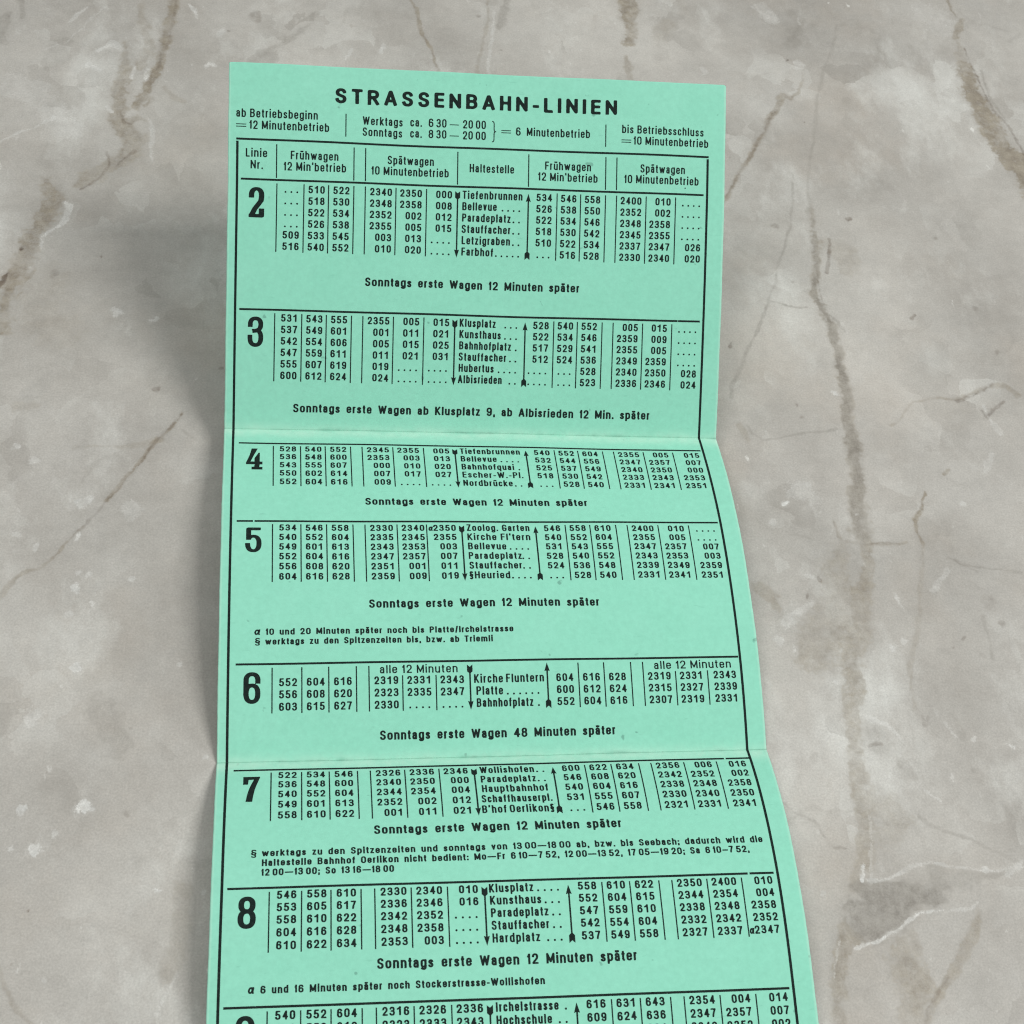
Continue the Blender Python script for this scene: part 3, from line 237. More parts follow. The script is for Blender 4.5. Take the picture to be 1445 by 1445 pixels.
def build_stone():
    fine = .32
    def axis(lo, hi, far):
        a = np.arange(lo, hi, fine)
        l = lo - np.geomspace(2, far, 14)[::-1]; r = hi + np.geomspace(2, far, 14)
        return np.concatenate([l, a, r])
    xs = axis(-62, 218, 500); ys = axis(-62, 226, 500)
    X, Y = np.meshgrid(xs, ys); H, Wd = X.shape
    wx = X + fbm(X, Y, 7, 1) * 3.2 + fbm(X, Y, 1.6, 5, 3) * 1.1
    wy = Y + fbm(X, Y, 7, 11) * 3.2 + fbm(X, Y, 1.6, 15, 3) * 1.1
    rag = fbm(X, Y, 2.2, 21, 4); blot = fbm(X, Y, 5, 31, 5)
    A = {k: np.zeros_like(X) for k in ('brown', 'grey', 'dark', 'white', 'brown_s', 'grey_s', 'dark_s', 'white_s')}
    def put(kind, sl, v, sv):
        up = v > A[kind][sl]
        A[kind][sl] = np.where(up, v, A[kind][sl])
        A[kind + '_s'][sl] = np.maximum(A[kind + '_s'][sl], np.where(v > 0, sv, 0))
    for kind, s, pts in VEINS:
        P = np.array(pts); wmax = P[:, 2].max() + 5
        ix = np.where((xs > P[:, 0].min() - wmax) & (xs < P[:, 0].max() + wmax))[0]
        iy = np.where((ys > P[:, 1].min() - wmax) & (ys < P[:, 1].max() + wmax))[0]
        if not len(ix) or not len(iy): continue
        sl = (slice(iy[0], iy[-1] + 1), slice(ix[0], ix[-1] + 1))
        thin = P[:, 2].max() < 1.2
        x = wx[sl] if not thin else (X[sl] + wx[sl]) / 2
        y = wy[sl] if not thin else (Y[sl] + wy[sl]) / 2
        best = np.full(x.shape, -9.)
        for (x0, y0, w0), (x1, y1, w1) in zip(P[:-1], P[1:]):
            dx, dy = x1 - x0, y1 - y0; L2 = dx * dx + dy * dy + 1e-9
            t = np.clip(((x - x0) * dx + (y - y0) * dy) / L2, 0, 1)
            d = np.hypot(x - x0 - t * dx, y - y0 - t * dy); ww = w0 + (w1 - w0) * t
            best = np.maximum(best, ww * (1.12 + .6 * rag[sl]) - d)
        soft = .22 + .62 * P[:, 2].mean()
        v = np.clip(best / (2 * soft) + .5, 0, 1)
        sv = s * np.clip(1.0 + 1.3 * blot[sl], .25, 1.3)
        put(kind, sl, v, sv)
    for lst, kind in ((FLECKS, 'white'), (SPECKS, 'dark')):
        for x0, y0, r, s in lst:
            ix = np.where(abs(xs - x0) < r * 2 + 2)[0]; iy = np.where(abs(ys - y0) < r * 2 + 2)[0]
            if not len(ix) or not len(iy): continue
            sl = (slice(iy[0], iy[-1] + 1), slice(ix[0], ix[-1] + 1))
            d = np.hypot((wx[sl] - x0) * .8 + X[sl] * .2 - x0 * .2 , (wy[sl] - y0) * .9 + (Y[sl] - y0) * .1)
            v = np.clip((r * (1 + 1.2 * rag[sl]) - d) / (.3 + r * .9) + .5, 0, 1)
            put(kind, sl, v, np.full(v.shape, s * 1.1))
    co = np.stack([X, Y, np.zeros_like(X)], -1).reshape(-1, 3) / 1000
    n = len(co)
    idx = np.arange(n).reshape(H, Wd)
    q = np.stack([idx[:-1, :-1], idx[:-1, 1:], idx[1:, 1:], idx[1:, :-1]], -1).reshape(-1, 4)
    # slab sides and underside, 30 mm thick
    ring = np.concatenate([idx[0, :-1], idx[:-1, -1], idx[-1, :0:-1], idx[:0:-1, 0]])
    low = co[ring].copy(); low[:, 2] = -.03
    li = n + np.arange(len(ring)); nx = np.roll(np.arange(len(ring)), -1)
    side = np.stack([ring, li, li[nx], ring[nx]], -1)
    co = np.concatenate([co, low]); q = np.concatenate([q, side])
    me = bpy.data.meshes.new('table_top')
    me.vertices.add(len(co)); me.vertices.foreach_set('co', co.astype(np.float32).ravel())
    me.loops.add(q.size); me.loops.foreach_set('vertex_index', q.ravel().astype(np.int32))
    me.polygons.add(len(q)); me.polygons.foreach_set('loop_start', (np.arange(len(q)) * 4).astype(np.int32))
    me.update(calc_edges=True); me.validate()
    for k, a in A.items():
        at = me.attributes.new(k, 'FLOAT', 'POINT')
        at.data.foreach_set('value', np.concatenate([a.ravel(), np.zeros(len(low))]).astype(np.float32))
    me.materials.append(stone_mat)
    o = bpy.data.objects.new('table_top', me); C.objects.link(o)
    tag(o, 'pale grey veined marble table top under the green timetable', 'table top', kind='structure')
build_stone()

# ------------------------------------------------------------------ the folded sheet: (u, v) in mm on the flat print -> world
SEG = ((127.23, 69.15), (69.15, 0.0), (0.0, -69.5))
_Y = []; _Z = []
for pc, (a, b) in zip(PROF, SEG):
    y = np.linspace(a, b, 160); z = np.polyval(pc, y)
    if _Y: z[0] = _Z[-1]; y = y[1:]; z = z[1:]
    _Y += list(y); _Z += list(z)
_Y = np.array(_Y); _Z = np.array(_Z)
_V = np.concatenate([[0], np.cumsum(np.hypot(np.diff(_Y), np.diff(_Z)))])
F1, F2, F3 = _V[159], _V[318], _V[-1]
SY = -np.array([127.23, 115.09, 108.06, 87.48, 69.15, 45.29, 16.71, 0, -24.72, -43.64, -69.5])
DY = [.10, .09, .05, -.18, -.60, .1, .54, .57, -.11, -.6, -1.1]
DZ = [.1, .09, .06, -.15, -.45, .08, .27, .24, -.04, -.12, -.02]
DX = [.49, .42, .38, .1, -.14, -.08, -.03, 0, -.15, -.35, -.5]
LIFT = .16
def sheet(u, v, h=0.0):
    """u across in mm, v down the flat sheet in mm, h above the paper in mm"""
    u = np.asarray(u, float); v = np.asarray(v, float)
    def pos(u, v):
        y = np.interp(v, _V, _Y); z = np.interp(v, _V, _Z); k = u / 100
        x0 = np.interp(-y, SY, DX)
        wav = .10 * np.sin(u * .071 + v * .05 + 1.0) * np.sin(v * .093 + .6) + .05 * np.sin(u * .19 - v * .13)
        return np.stack([x0 + u, y + k * np.interp(-y, SY, DY), z + k * np.interp(-y, SY, DZ) + LIFT + wav], -1)
    p = pos(u, v)
    e = .02
    va = np.where(v < F1, np.minimum(v, F1 - 2 * e), np.where(v < F2, np.clip(v, F1 + e, F2 - 2 * e), np.clip(v, F2 + e, F3 - 2 * e)))
    t = pos(u, va + e) - pos(u, va); nrm = np.stack([np.zeros_like(t[..., 0]), t[..., 2], -t[..., 1]], -1)
    nrm = nrm / np.linalg.norm(nrm, axis=-1, keepdims=True); nrm *= np.sign(nrm[..., 2:3])
    return (p + nrm * np.asarray(h)[..., None] if np.ndim(h) else p + nrm * h) / 1000

root = bpy.data.objects.new('folded_timetable', None); C.objects.link(root)
root.empty_display_size = .02
tag(root, 'mint green tram timetable folded like an accordion, printed in black, standing on the marble top', 'timetable')

def panel(v0, v1, label):
    nu, nv = 50, 90
    us_ = np.concatenate([[0, .25, .5], np.linspace(2, 98, nu - 5), [99.5, 99.75, 100]])
    vs0 = np.sort(np.unique(np.concatenate([np.linspace(v0, v1, nv - 9), v0 + np.array([.2, .4, .7, 1.0, 1.4]), v1 - np.array([.2, .4, .7, 1.0, 1.4])])))
    nv = len(vs0) - 1
    U, V = np.meshgrid(us_, vs0)
    ed_ = np.minimum(U, 100 - U)
    U = U + np.where(ed_ < .3, 1, 0) * (.014 * np.sin(V * 1.7) + .02 * np.sin(V * .33 + U) + .010 * np.sin(V * 4.1))
    if v0 == 0: V = V + np.where(V < .1, 1, 0) * (.30 * np.exp(-ed_ / .22) + .02 * np.sin(U * 1.3) + .02 * np.sin(U * .4))
    top = sheet(U, V); bot = sheet(U, V, -.13)
    # slightly worn corners and fibres at the cut edges
    n = top.size // 3; verts = np.concatenate([top.reshape(-1, 3), bot.reshape(-1, 3)])
    idx = np.arange(n).reshape(nv + 1, nu + 1); faces = []
    for j in range(nv):
        for i in range(nu):
            a, b, c, d = idx[j, i], idx[j, i + 1], idx[j + 1, i + 1], idx[j + 1, i]
            faces.append((int(a), int(d), int(c), int(b))); faces.append((int(a + n), int(b + n), int(c + n), int(d + n)))
    def strip(s):
        for a, b in zip(s[:-1], s[1:]): faces.append((int(a), int(b), int(b + n), int(a + n)))
    strip(idx[:, 0][::-1]); strip(idx[:, -1])
    strip(idx[0]); strip(idx[-1][::-1])
    o = link_mesh('paper_panel', verts, faces, paper_mat, root, smooth=False)
    me = o.data
    top_faces = np.zeros(len(faces), bool); top_faces[:2 * nu * nv] = True
    me.polygons.foreach_set('use_smooth', top_faces.tolist())
    # wear along creases, edges; thin broken darker line on each crease
    Vf = np.concatenate([V.ravel(), V.ravel()]); Uf = np.concatenate([U.ravel(), U.ravel()])
    wear = np.zeros(len(Vf)); cdark = np.zeros(len(Vf))
    for f in (F1, F2, F3):
        wob = .12 * np.sin(Uf * .37 + f) + .10 * np.sin(Uf * 1.1 + 2 * f)
        wear += .5 * np.exp(-((Vf - f - .7 - wob) / 1.5) ** 2)
        cdark += .42 * np.clip(.6 + .5 * np.sin(Uf * .23 + f) + .4 * np.sin(Uf * .71), 0, 1) * np.exp(-((Vf - f - wob * .5) / .35) ** 2)
    ed = np.minimum(Uf, 100 - Uf)
    wear += .30 * (ed < .3)
    for nm, arr in (('wear', wear), ('crease_dark', cdark)):
        at = me.attributes.new(nm, 'FLOAT', 'POINT'); at.data.foreach_set('value', np.clip(arr, 0, 1).astype(np.float32))
    tag(o, label)
    return o
P_UP = panel(0, F1, 'upper panel of the timetable, leaning up to the heading')
P_MID = panel(F1, F2, 'middle panel bulging between the two creases')
P_LOW = panel(F2, F3, 'lowest panel, running out of the picture at the bottom')

# ------------------------------------------------------------------ lettering: pen strokes -> outlines -> faces on the sheet
XH = .735
def arc(cx, cy, rx, ry, a0, a1, n=2.35):
    st = max(4, int(abs(a1 - a0) / 12)); out = []
    for i in range(st + 1):
        a = math.radians(a0 + (a1 - a0) * i / st); c, s = math.cos(a), math.sin(a)
        out.append((cx + rx * math.copysign(abs(c) ** (2 / n), c), cy + ry * math.copysign(abs(s) ** (2 / n), s)))
    return out
def bowl_r(h=XH): return [(0, h * .62)] + arc(.5, h - .25, .5, .25, 180, 0) + arc(.5, .25, .5, .25, 0, -180) + [(0, h * .4)]
def bowl_l(h=XH): return [(1, h * .62)] + arc(.5, h - .25, .5, .25, 0, 180) + arc(.5, .25, .5, .25, 180, 360) + [(1, h * .4)]
def ring(y0, y1, r): return arc(.5, y1 - r, .5, r, 0, 180) + arc(.5, y0 + r, .5, r, 180, 360) + [(1, y1 - r)]
SIX = [arc(.5, .73, .46, .27, 18, 180) + [(0, .3)] + arc(.5, .29, .5, .29, 180, 540)]
G = {
 '0': (.60, [ring(0, 1, .32)]),
 '1': (.30, [[(.9, 0), (.9, 1)], [(.9, .99), (.45, .84), (0, .76)]]),
 '2': (.58, [arc(.49, .71, .48, .29, 175, -15) + [(.86, .5), (.2, .16), (.02, 0), (1, 0)]]),
 '3': (.60, [arc(.48, .755, .46, .245, 165, -85) + [(.36, .52)], [(.36, .52), (.5, .52)] + arc(.48, .26, .52, .26, 82, -165)]),
 '4': (.64, [[(.74, 0), (.74, 1), (0, .27), (1, .27)]]),
 '5': (.60, [[(.92, 1), (.14, 1), (.06, .50)] + arc(.48, .30, .52, .30, 140, -160)]),
 '6': (.60, SIX),
 '7': (.56, [[(0, 1), (1, 1), (.72, .66), (.46, .3), (.38, 0)]]),
 '8': (.60, [arc(.5, .765, .44, .235, -90, 270), arc(.5, .265, .5, .265, -90, 270)]),
 '9': (.60, [[(1 - x, 1 - y) for x, y in SIX[0]]]),
 'a': (.50, [arc(.46, XH - .2, .44, .2, 160, 0) + [(.9, 0)], [(.9, .44), (.42, .43)] + arc(.38, .215, .38, .215, 90, 270) + [(.6, .02), (.9, .16)]]),
 'b': (.54, [[(0, 0), (0, 1)], bowl_r()]),
 'c': (.48, [arc(.5, XH - .24, .5, .24, 12, 180) + arc(.5, .24, .5, .24, 180, 348)]),
 'd': (.54, [[(1, 0), (1, 1)], bowl_l()]),
 'e': (.52, [[(0, .375), (1, .375), (1, XH - .24)] + arc(.5, XH - .24, .5, .24, 0, 180) + arc(.5, .24, .5, .24, 180, 340)]),
 'f': (.32, [[(.42, 0), (.42, .80)] + arc(.9, .80, .48, .2, 180, 90), [(0, .68), (.98, .68)]]),
 'g': (.54, [[(1, XH), (1, -.08)] + arc(.5, -.07, .5, .20, 0, -150), bowl_l()]),
 'h': (.53, [[(0, 0), (0, 1)], [(0, .44)] + arc(.5, XH - .24, .5, .24, 180, 0) + [(1, 0)]]),
 'i': (.13, [[(.5, 0), (.5, XH)], [(.5, 1.01), (.5, 1.06)]]),
 'k': (.52, [[(0, 0), (0, 1)], [(0, .22), (.92, XH)], [(.34, .40), (1, 0)]]),
 'l': (.13, [[(.5, 0), (.5, 1)]]),
 'm': (.84, [[(0, 0), (0, XH)], [(0, .46)] + arc(.25, XH - .22, .25, .22, 180, 0) + [(.5, 0)], [(.5, .46)] + arc(.75, XH - .22, .25, .22, 180, 0) + [(1, 0)]]),
 'n': (.53, [[(0, 0), (0, XH)], [(0, .44)] + arc(.5, XH - .24, .5, .24, 180, 0) + [(1, 0)]]),
 'o': (.54, [ring(0, XH, .26)]),
 'p': (.54, [[(0, -.28), (0, XH)], bowl_r()]),
 'q': (.54, [[(1, -.28), (1, XH)], bowl_l()]),
 'r': (.32, [[(0, 0), (0, XH)], [(0, .42)] + arc(.95, XH - .28, .9, .28, 180, 95)]),
 's': (.47, [arc(.5, .535, .45, .165, 12, 190) + [(.14, .42), (.86, .29)] + arc(.48, .165, .48, .165, 10, -168)]),
 't': (.31, [[(.42, .94), (.42, .18)] + arc(.95, .18, .53, .18, 180, 265), [(0, XH - .02), (.95, XH - .02)]]),
 'u': (.53, [[(0, XH)] + arc(.5, .24, .5, .24, 180, 360) + [(1, .26)], [(1, XH), (1, 0)]]),
 'v': (.50, [[(0, XH), (.5, 0), (1, XH)]]),
 'w': (.80, [[(0, XH), (.26, 0), (.5, XH * .92), (.74, 0), (1, XH)]]),
 'z': (.46, [[(0, XH), (1, XH), (0, 0), (1, 0)]]),
 'A': (.66, [[(0, 0), (.47, 1), (.53, 1), (1, 0)], [(.18, .27), (.82, .27)]]),
 'B': (.60, [[(0, 0), (0, 1), (.5, 1)] + arc(.5, .76, .44, .24, 90, -90) + [(0, .52)], [(0, .52), (.5, .52)] + arc(.5, .26, .5, .26, 90, -90) + [(0, 0)]]),
 'E': (.52, [[(1, 0), (0, 0), (0, 1), (1, 1)], [(0, .52), (.92, .52)]]),
 'F': (.50, [[(0, 0), (0, 1), (1, 1)], [(0, .50), (.9, .50)]]),
 'G': (.62, [arc(.5, .68, .5, .32, 18, 180) + arc(.5, .32, .5, .32, 180, 360) + [(1, .46), (.56, .46)]]),
 'H': (.60, [[(0, 0), (0, 1)], [(1, 0), (1, 1)], [(0, .52), (1, .52)]]),
 'I': (.14, [[(.5, 0), (.5, 1)]]),
 'K': (.60, [[(0, 0), (0, 1)], [(0, .34), (.95, 1)], [(.30, .55), (1, 0)]]),
 'L': (.48, [[(0, 1), (0, 0), (1, 0)]]),
 'M': (.76, [[(0, 0), (0, 1), (.5, .12), (1, 1), (1, 0)]]),
 'N': (.62, [[(0, 0), (0, 1), (1, 0), (1, 1)]]),
 'O': (.62, [ring(0, 1, .32)]),
 'P': (.58, [[(0, 0), (0, 1), (.5, 1)] + arc(.5, .74, .5, .26, 90, -90) + [(0, .48)]]),
 'R': (.60, [[(0, 0), (0, 1), (.5, 1)] + arc(.5, .75, .48, .25, 90, -90) + [(0, .50)], [(.5, .50), (1, 0)]]),
 'S': (.58, [arc(.5, .755, .46, .245, 15, 188) + [(.12, .60), (.88, .42)] + arc(.49, .25, .49, .25, 12, -168)]),
 'T': (.56, [[(.5, 0), (.5, 1)], [(0, 1), (1, 1)]]),
 'W': (.90, [[(0, 1), (.25, 0), (.5, .95), (.75, 0), (1, 1)]]),
 'Z': (.54, [[(0, 1), (1, 1), (0, 0), (1, 0)]]),
 '.': (.15, [[(.5, -.01), (.5, .05)]]),
 ',': (.16, [[(.6, .06), (.6, .0), (.2, -.16)]]),
 "'": (.13, [[(.55, 1.04), (.4, .84)]]),
 ':': (.15, [[(.5, -.01), (.5, .05)], [(.5, .52), (.5, .58)]]),
 ';': (.16, [[(.6, .06), (.6, .0), (.2, -.16)], [(.6, .52), (.6, .58)]]),
 '-': (.34, [[(0, .36), (1, .36)]]),
 '/': (.36, [[(0, -.06), (1, 1.04)]]),
 '\u00a7': (.46, [arc(.5, .88, .42, .14, 15, 190) + [(.15, .74), (.9, .52)], arc(.5, .46, .46, .16, 0, 360), [(.1, .38), (.85, .16)] + arc(.48, .02, .42, .14, 12, -165)]),
 '\u03b1': (.62, [[(.42 + .36 * math.cos(t / 12 * math.pi) + .10 * math.sin(t / 12 * math.pi), .33 + .33 * math.sin(t / 12 * math.pi)) for t in range(25)], [(1, .66), (.80, .06), (.92, 0)]]),
}
def umlaut(c): return (G[c][0], G[c][1] + [[(.2, 1.0), (.2, 1.04)], [(.8, 1.0), (.8, 1.04)]])
G['\u00e4'] = umlaut('a'); G['\u00fc'] = umlaut('u')
SPACE = {' ': .40, '_': .26}

def glyph_field(strokes, wmm, h, px, py, X, Y):
    """signed distance (pen units) to the pen strokes; wmm, h outer size, px, py pen size"""
    best = np.full(X.shape, 9.)
    for st in strokes:
        p = [((px / 2 + x * max(wmm - px, 1e-6)) / px, (py / 2 + y * (h - py)) / py) for x, y in st]
        x = X / px; y = Y / py; last = len(p) - 2
        closed = math.hypot(p[0][0] - p[-1][0], p[0][1] - p[-1][1]) < 1e-4
        for i, ((x0, y0), (x1, y1)) in enumerate(zip(p[:-1], p[1:])):
            dx, dy = x1 - x0, y1 - y0; L = math.hypot(dx, dy)
            if L < 1e-9: continue
            tx, ty = dx / L, dy / L
            a = (x - x0) * tx + (y - y0) * ty; b = np.abs((y - y0) * tx - (x - x0) * ty)
            # ends extend half a pen so that stems reach the outline box
            lo = -.5 if (i == 0 and not closed) else 0.; hi = L + (.5 if (i == last and not closed) else 0.)
            o = np.maximum(lo - a, a - hi)
            flat = np.maximum(b - .5, o)
            rnd = np.hypot(np.maximum(o, 0), b) - .5
            d = np.where(a < L / 2, flat if (i == 0 and not closed) else rnd, flat if (i == last and not closed) else rnd)
            best = np.minimum(best, d)
    return best

def contour(D, xs, ys):
    """filled marching squares of D < 0 -> verts, faces"""
    vid = {}; verts = []; faces = []
    H, W = D.shape
    def vert(key, x, y):
        i = vid.get(key)
        if i is None: i = vid[key] = len(verts); verts.append((x, y))
        return i
    ins = D < 0
    act = np.argwhere(ins[:-1, :-1] | ins[1:, :-1] | ins[:-1, 1:] | ins[1:, 1:])
    for j, i in act:
        cs = ((j, i), (j, i + 1), (j + 1, i + 1), (j + 1, i)); f = []
        for k in range(4):
            (aj, ai), (bj, bi) = cs[k], cs[(k + 1) % 4]; da, db = D[aj, ai], D[bj, bi]
            if da < 0: f.append(vert((aj, ai), xs[ai], ys[aj]))
            if (da < 0) != (db < 0):
                t = min(max(da / (da - db), .04), .96); e = (min(aj, bj), min(ai, bi), aj == bj, 0)
                f.append(vert(e, xs[ai] + (xs[bi] - xs[ai]) * t, ys[aj] + (ys[bj] - ys[aj]) * t))
        if len(f) >= 3: faces.append(f)
    return np.array(verts).reshape(-1, 2), faces

_cache = {}
def glyph(ch, h, wmm, px, py, strokes=None, fine=1.0):
    key = (ch, round(h, 2), round(wmm, 2), round(px, 3), round(py, 3))
    if key not in _cache:
        st = strokes or G[ch][1]
        sp = min(px, py) * .36 * fine
        ylo = -.36 * h if any(y < -.02 for s in st for _, y in s) else -.06 * h
        xs = np.arange(-px * .8, wmm + px * .8 + sp, sp); ys = np.arange(ylo, h * 1.12 + sp, sp)
        X, Y = np.meshgrid(xs, ys)
        _cache[key] = contour(glyph_field(st, wmm, h, px, py, X, Y), xs, ys)
    return _cache[key]

class Ink:
    """collects printed shapes (u, v in mm) for one printed part"""
    def __init__(s): s.v = []; s.f = []; s.n = 0
    def add(s, verts, faces, u, v, skew=0.0):
        if not len(verts): return
        s.v.append(np.stack([u + verts[:, 0] + skew * verts[:, 1], v - verts[:, 1]], -1))
        s.f += [[i + s.n for i in f] for f in faces]; s.n += len(verts)
    def rect(s, u0, v0, u1, v1, step=.5):
        nu = max(1, int(math.ceil((u1 - u0) / 2.0))); nv = max(1, int(math.ceil((v1 - v0) / step)))
        U, V = np.meshgrid(np.linspace(u0, u1, nu + 1), np.linspace(v0, v1, nv + 1))
        idx = np.arange(U.size).reshape(nv + 1, nu + 1)
        f = [[int(idx[j, i]), int(idx[j + 1, i]), int(idx[j + 1, i + 1]), int(idx[j, i + 1])] for j in range(nv) for i in range(nu)]
        s.f += [[i + s.n for i in q] for q in f]; s.v.append(np.stack([U.ravel(), V.ravel()], -1)); s.n += U.size
    def poly(s, pts):
        s.v.append(np.array(pts, float)); s.f.append([s.n + i for i in range(len(pts))]); s.n += len(pts)
    def dot(s, u, v, r=.16):
        s.poly([(u + r * math.cos(a), v + r * math.sin(a)) for a in np.linspace(0, 2 * math.pi, 9)[:-1]])
    def text(s, body, u0, v, h, px, py, u1=None, gap=.17, track=0.0, sp=None):
        SP = dict(SPACE)
        if sp: SP[' '] = sp
        def width(k):
            t = 0; 
            for i, c in enumerate(body):
                t += SP[c] * h * k if c in SPACE else (max(G[c][0] * h * k, px) if len(G[c][1]) else 0)
                if i < len(body) - 1: t += (gap + track) * h * k * (1 if c not in SPACE and body[i + 1] not in SPACE else .35)
            return t
        k = 1.0
        if u1 is not None:
            lo, hi = .3, 3.0
            for _ in range(40):
                k = (lo + hi) / 2
                if width(k) < u1 - u0: lo = k
                else: hi = k
        x = u0
        for i, c in enumerate(body):
            if c in SPACE: x += SP[c] * h * k
            else:
                wd = max(round(G[c][0] * h * k, 2), px); vs_, fs = glyph(c, h, wd, px, py)
                jv = random.uniform(-.012, .012) * h
                s.add(vs_, fs, x, v + jv); x += wd
            if i < len(body) - 1: x += (gap + track) * h * k * (1 if c not in SPACE and body[i + 1] not in SPACE else .35)
        return x
    def digits(s, body, right, v, h, px, py, adv=1.15):
        wd = .88
        for i, c in enumerate(reversed(body)):
            x = right - .02 - wd - i * adv
            if c == '.': s.dot(x + wd / 2, v - .12, .185); continue
            if c == '\u03b1':
                vs_, fs = glyph('\u03b1', h * .98, .86, px * .92, py * .9); s.add(vs_, fs, x + .22, v); continue
            ww = round(.40 + px, 2) if c == '1' else (wd if c != '4' else wd + .02)
            vs_, fs = glyph(c, h, ww, px, py)
            s.add(vs_, fs, x + (wd - ww) / 2 - (.05 if c == '1' else 0), v + random.uniform(-.02, .02))
    def build(s, name, parent, label=None, h=.035):
        uv = np.concatenate(s.v)
        o = link_mesh(name, sheet(uv[:, 0], uv[:, 1], h), s.f, ink_mat, parent)
        # all faces look up from the paper
        me = o.data; nz = np.empty(len(me.polygons) * 3, np.float32); me.polygons.foreach_get('normal', nz)
        nz = nz.reshape(-1, 3); bad = np.where(nz[:, 2] * 1 + nz[:, 1] * -.3 < 0)[0]
        if len(bad):
            import bmesh
            bm = bmesh.new(); bm.from_mesh(me); bm.faces.ensure_lookup_table()
            bmesh.ops.reverse_faces(bm, faces=[bm.faces[i] for i in bad]); bm.to_mesh(me); bm.free()
        if label: o['label'] = label
        return o

REG = (.21, .185)      # pen of the light face, mm wide / high, for a 1.65 mm capital
def reg(ink, body, u0, u1, v, h=1.66, track=0.0): ink.text(body, u0, v, h, .275, .225, u1, track=track)
def bold(ink, body, u0, u1, v, h=1.68): ink.text(body, u0, v, h, .365, .28, u1, gap=.14, sp=.62)
def foot(ink, body, u0, u1, v, h=1.22): ink.text(body, u0, v, h, .285, .22, u1, gap=.15, sp=.6)

# ---- heading and legend above the table
k = Ink(); k.text('STRASSENBAHN-LINIEN', 20.66, 7.15, 2.95, .72, .56, 77.31, gap=.26); k.build('heading', P_UP, 'bold spaced heading STRASSENBAHN-LINIEN')
k = Ink()
reg(k, 'ab Betriebsbeginn', 1.5, 17.3, 10.65); reg(k, '12 Minutenbetrieb', 4.05, 19.5, 12.9)
reg(k, 'Werktags', 26.1, 34.0, 11.12); reg(k, 'Sonntags', 26.1, 33.9, 13.3)
for v, d in ((11.0, '6'), (13.2, '8')):
    reg(k, 'ca.', 35.5, 37.8, v); reg(k, d, 39.15, 40.1, v); reg(k, '30', 40.7, 42.7, v); reg(k, '20', 46.0, 48.0, v); reg(k, '00', 48.6, 50.6, v)
    k.rect(43.35, v - .68, 45.2, v - .52)
k.text('6', 56.7, 12.0, 1.66, .275, .225, 57.65); reg(k, 'Minutenbetrieb', 58.9, 71.8, 12.0)
reg(k, 'bis Betriebsschluss', 78.4, 95.4, 10.75); reg(k, '10 Minutenbetrieb', 80.8, 96.4, 13.0)
for a, b, v in ((1.5, 3.45, 12.9), (53.75, 55.65, 12.0), (78.3, 80.3, 13.0)):
    k.rect(a, v - .95, b, v - .80); k.rect(a, v - .50, b, v - .35)
for u in (22.8, 75.05): k.rect(u - .1, 9.15, u + .1, 13.64)
G['}'] = (.42, [arc(0, .86, .5, .14, 90, 0) + [(.5, .62)] + arc(1.0, .62, .5, .12, 180, 270) , arc(1.0, .38, .5, .12, 90, 180) + [(.5, .14)] + arc(0, .14, .5, .14, 0, -90)])
vs_, fs = glyph('}', 4.25, .85, .19, .19); k.add(vs_, fs, 51.85, 13.57)
k.build('service_legend', P_UP, 'legend lines with minute intervals under the heading')

# ---- column heads
k = Ink()
k.rect(1.55, 14.69, 96.55, 15.08)
k.build('frame_rule', P_UP, 'thick rule along the top of the table')
k = Ink()
for b, a, c, v in (('Linie', 3.41, 7.54, 18.3), ('Nr.', 4.35, 6.73, 20.57), ('Fr\u00fchwagen', 12.1, 21.4, 18.5), ("12 Min'betrieb", 10.75, 22.9, 20.68), ('Sp\u00e4twagen', 31.1, 40.3, 18.65), ('10 Minutenbetrieb', 27.9, 43.25, 20.85),
                   ('Haltestelle', 47.45, 56.4, 19.68), ('Fr\u00fchwagen', 62.7, 72.1, 18.62), ("12 Min'betrieb", 61.3, 73.5, 20.85), ('Sp\u00e4twagen', 82.3, 91.6, 18.55), ('10 Minutenbetrieb', 79.0, 94.5, 20.72)):
    reg(k, b, a, c, v)
for u in (9.37, 24.46, 26.74, 45.05, 59.37, 75.15, 77.42): k.rect(u - .105, 15.7, u + .105, 22.2)
k.dot(91.7, 21.35, .14)
k.build('column_heads', P_UP, 'column headings Linie, Haltestelle and early and late cars')

# ---- the frame at both sides, panel by panel
for P, a, b in ((P_UP, 15.3, F1 - .02), (P_MID, F1 + .02, F2 - .02), (P_LOW, F2 + .02, F3 - .5)):
    for u, wv in ((1.78, .46), (96.35, .46)):
        k = Ink(); k.rect(u - wv / 2, a, u + wv / 2, b); k.build('frame_rule', P)

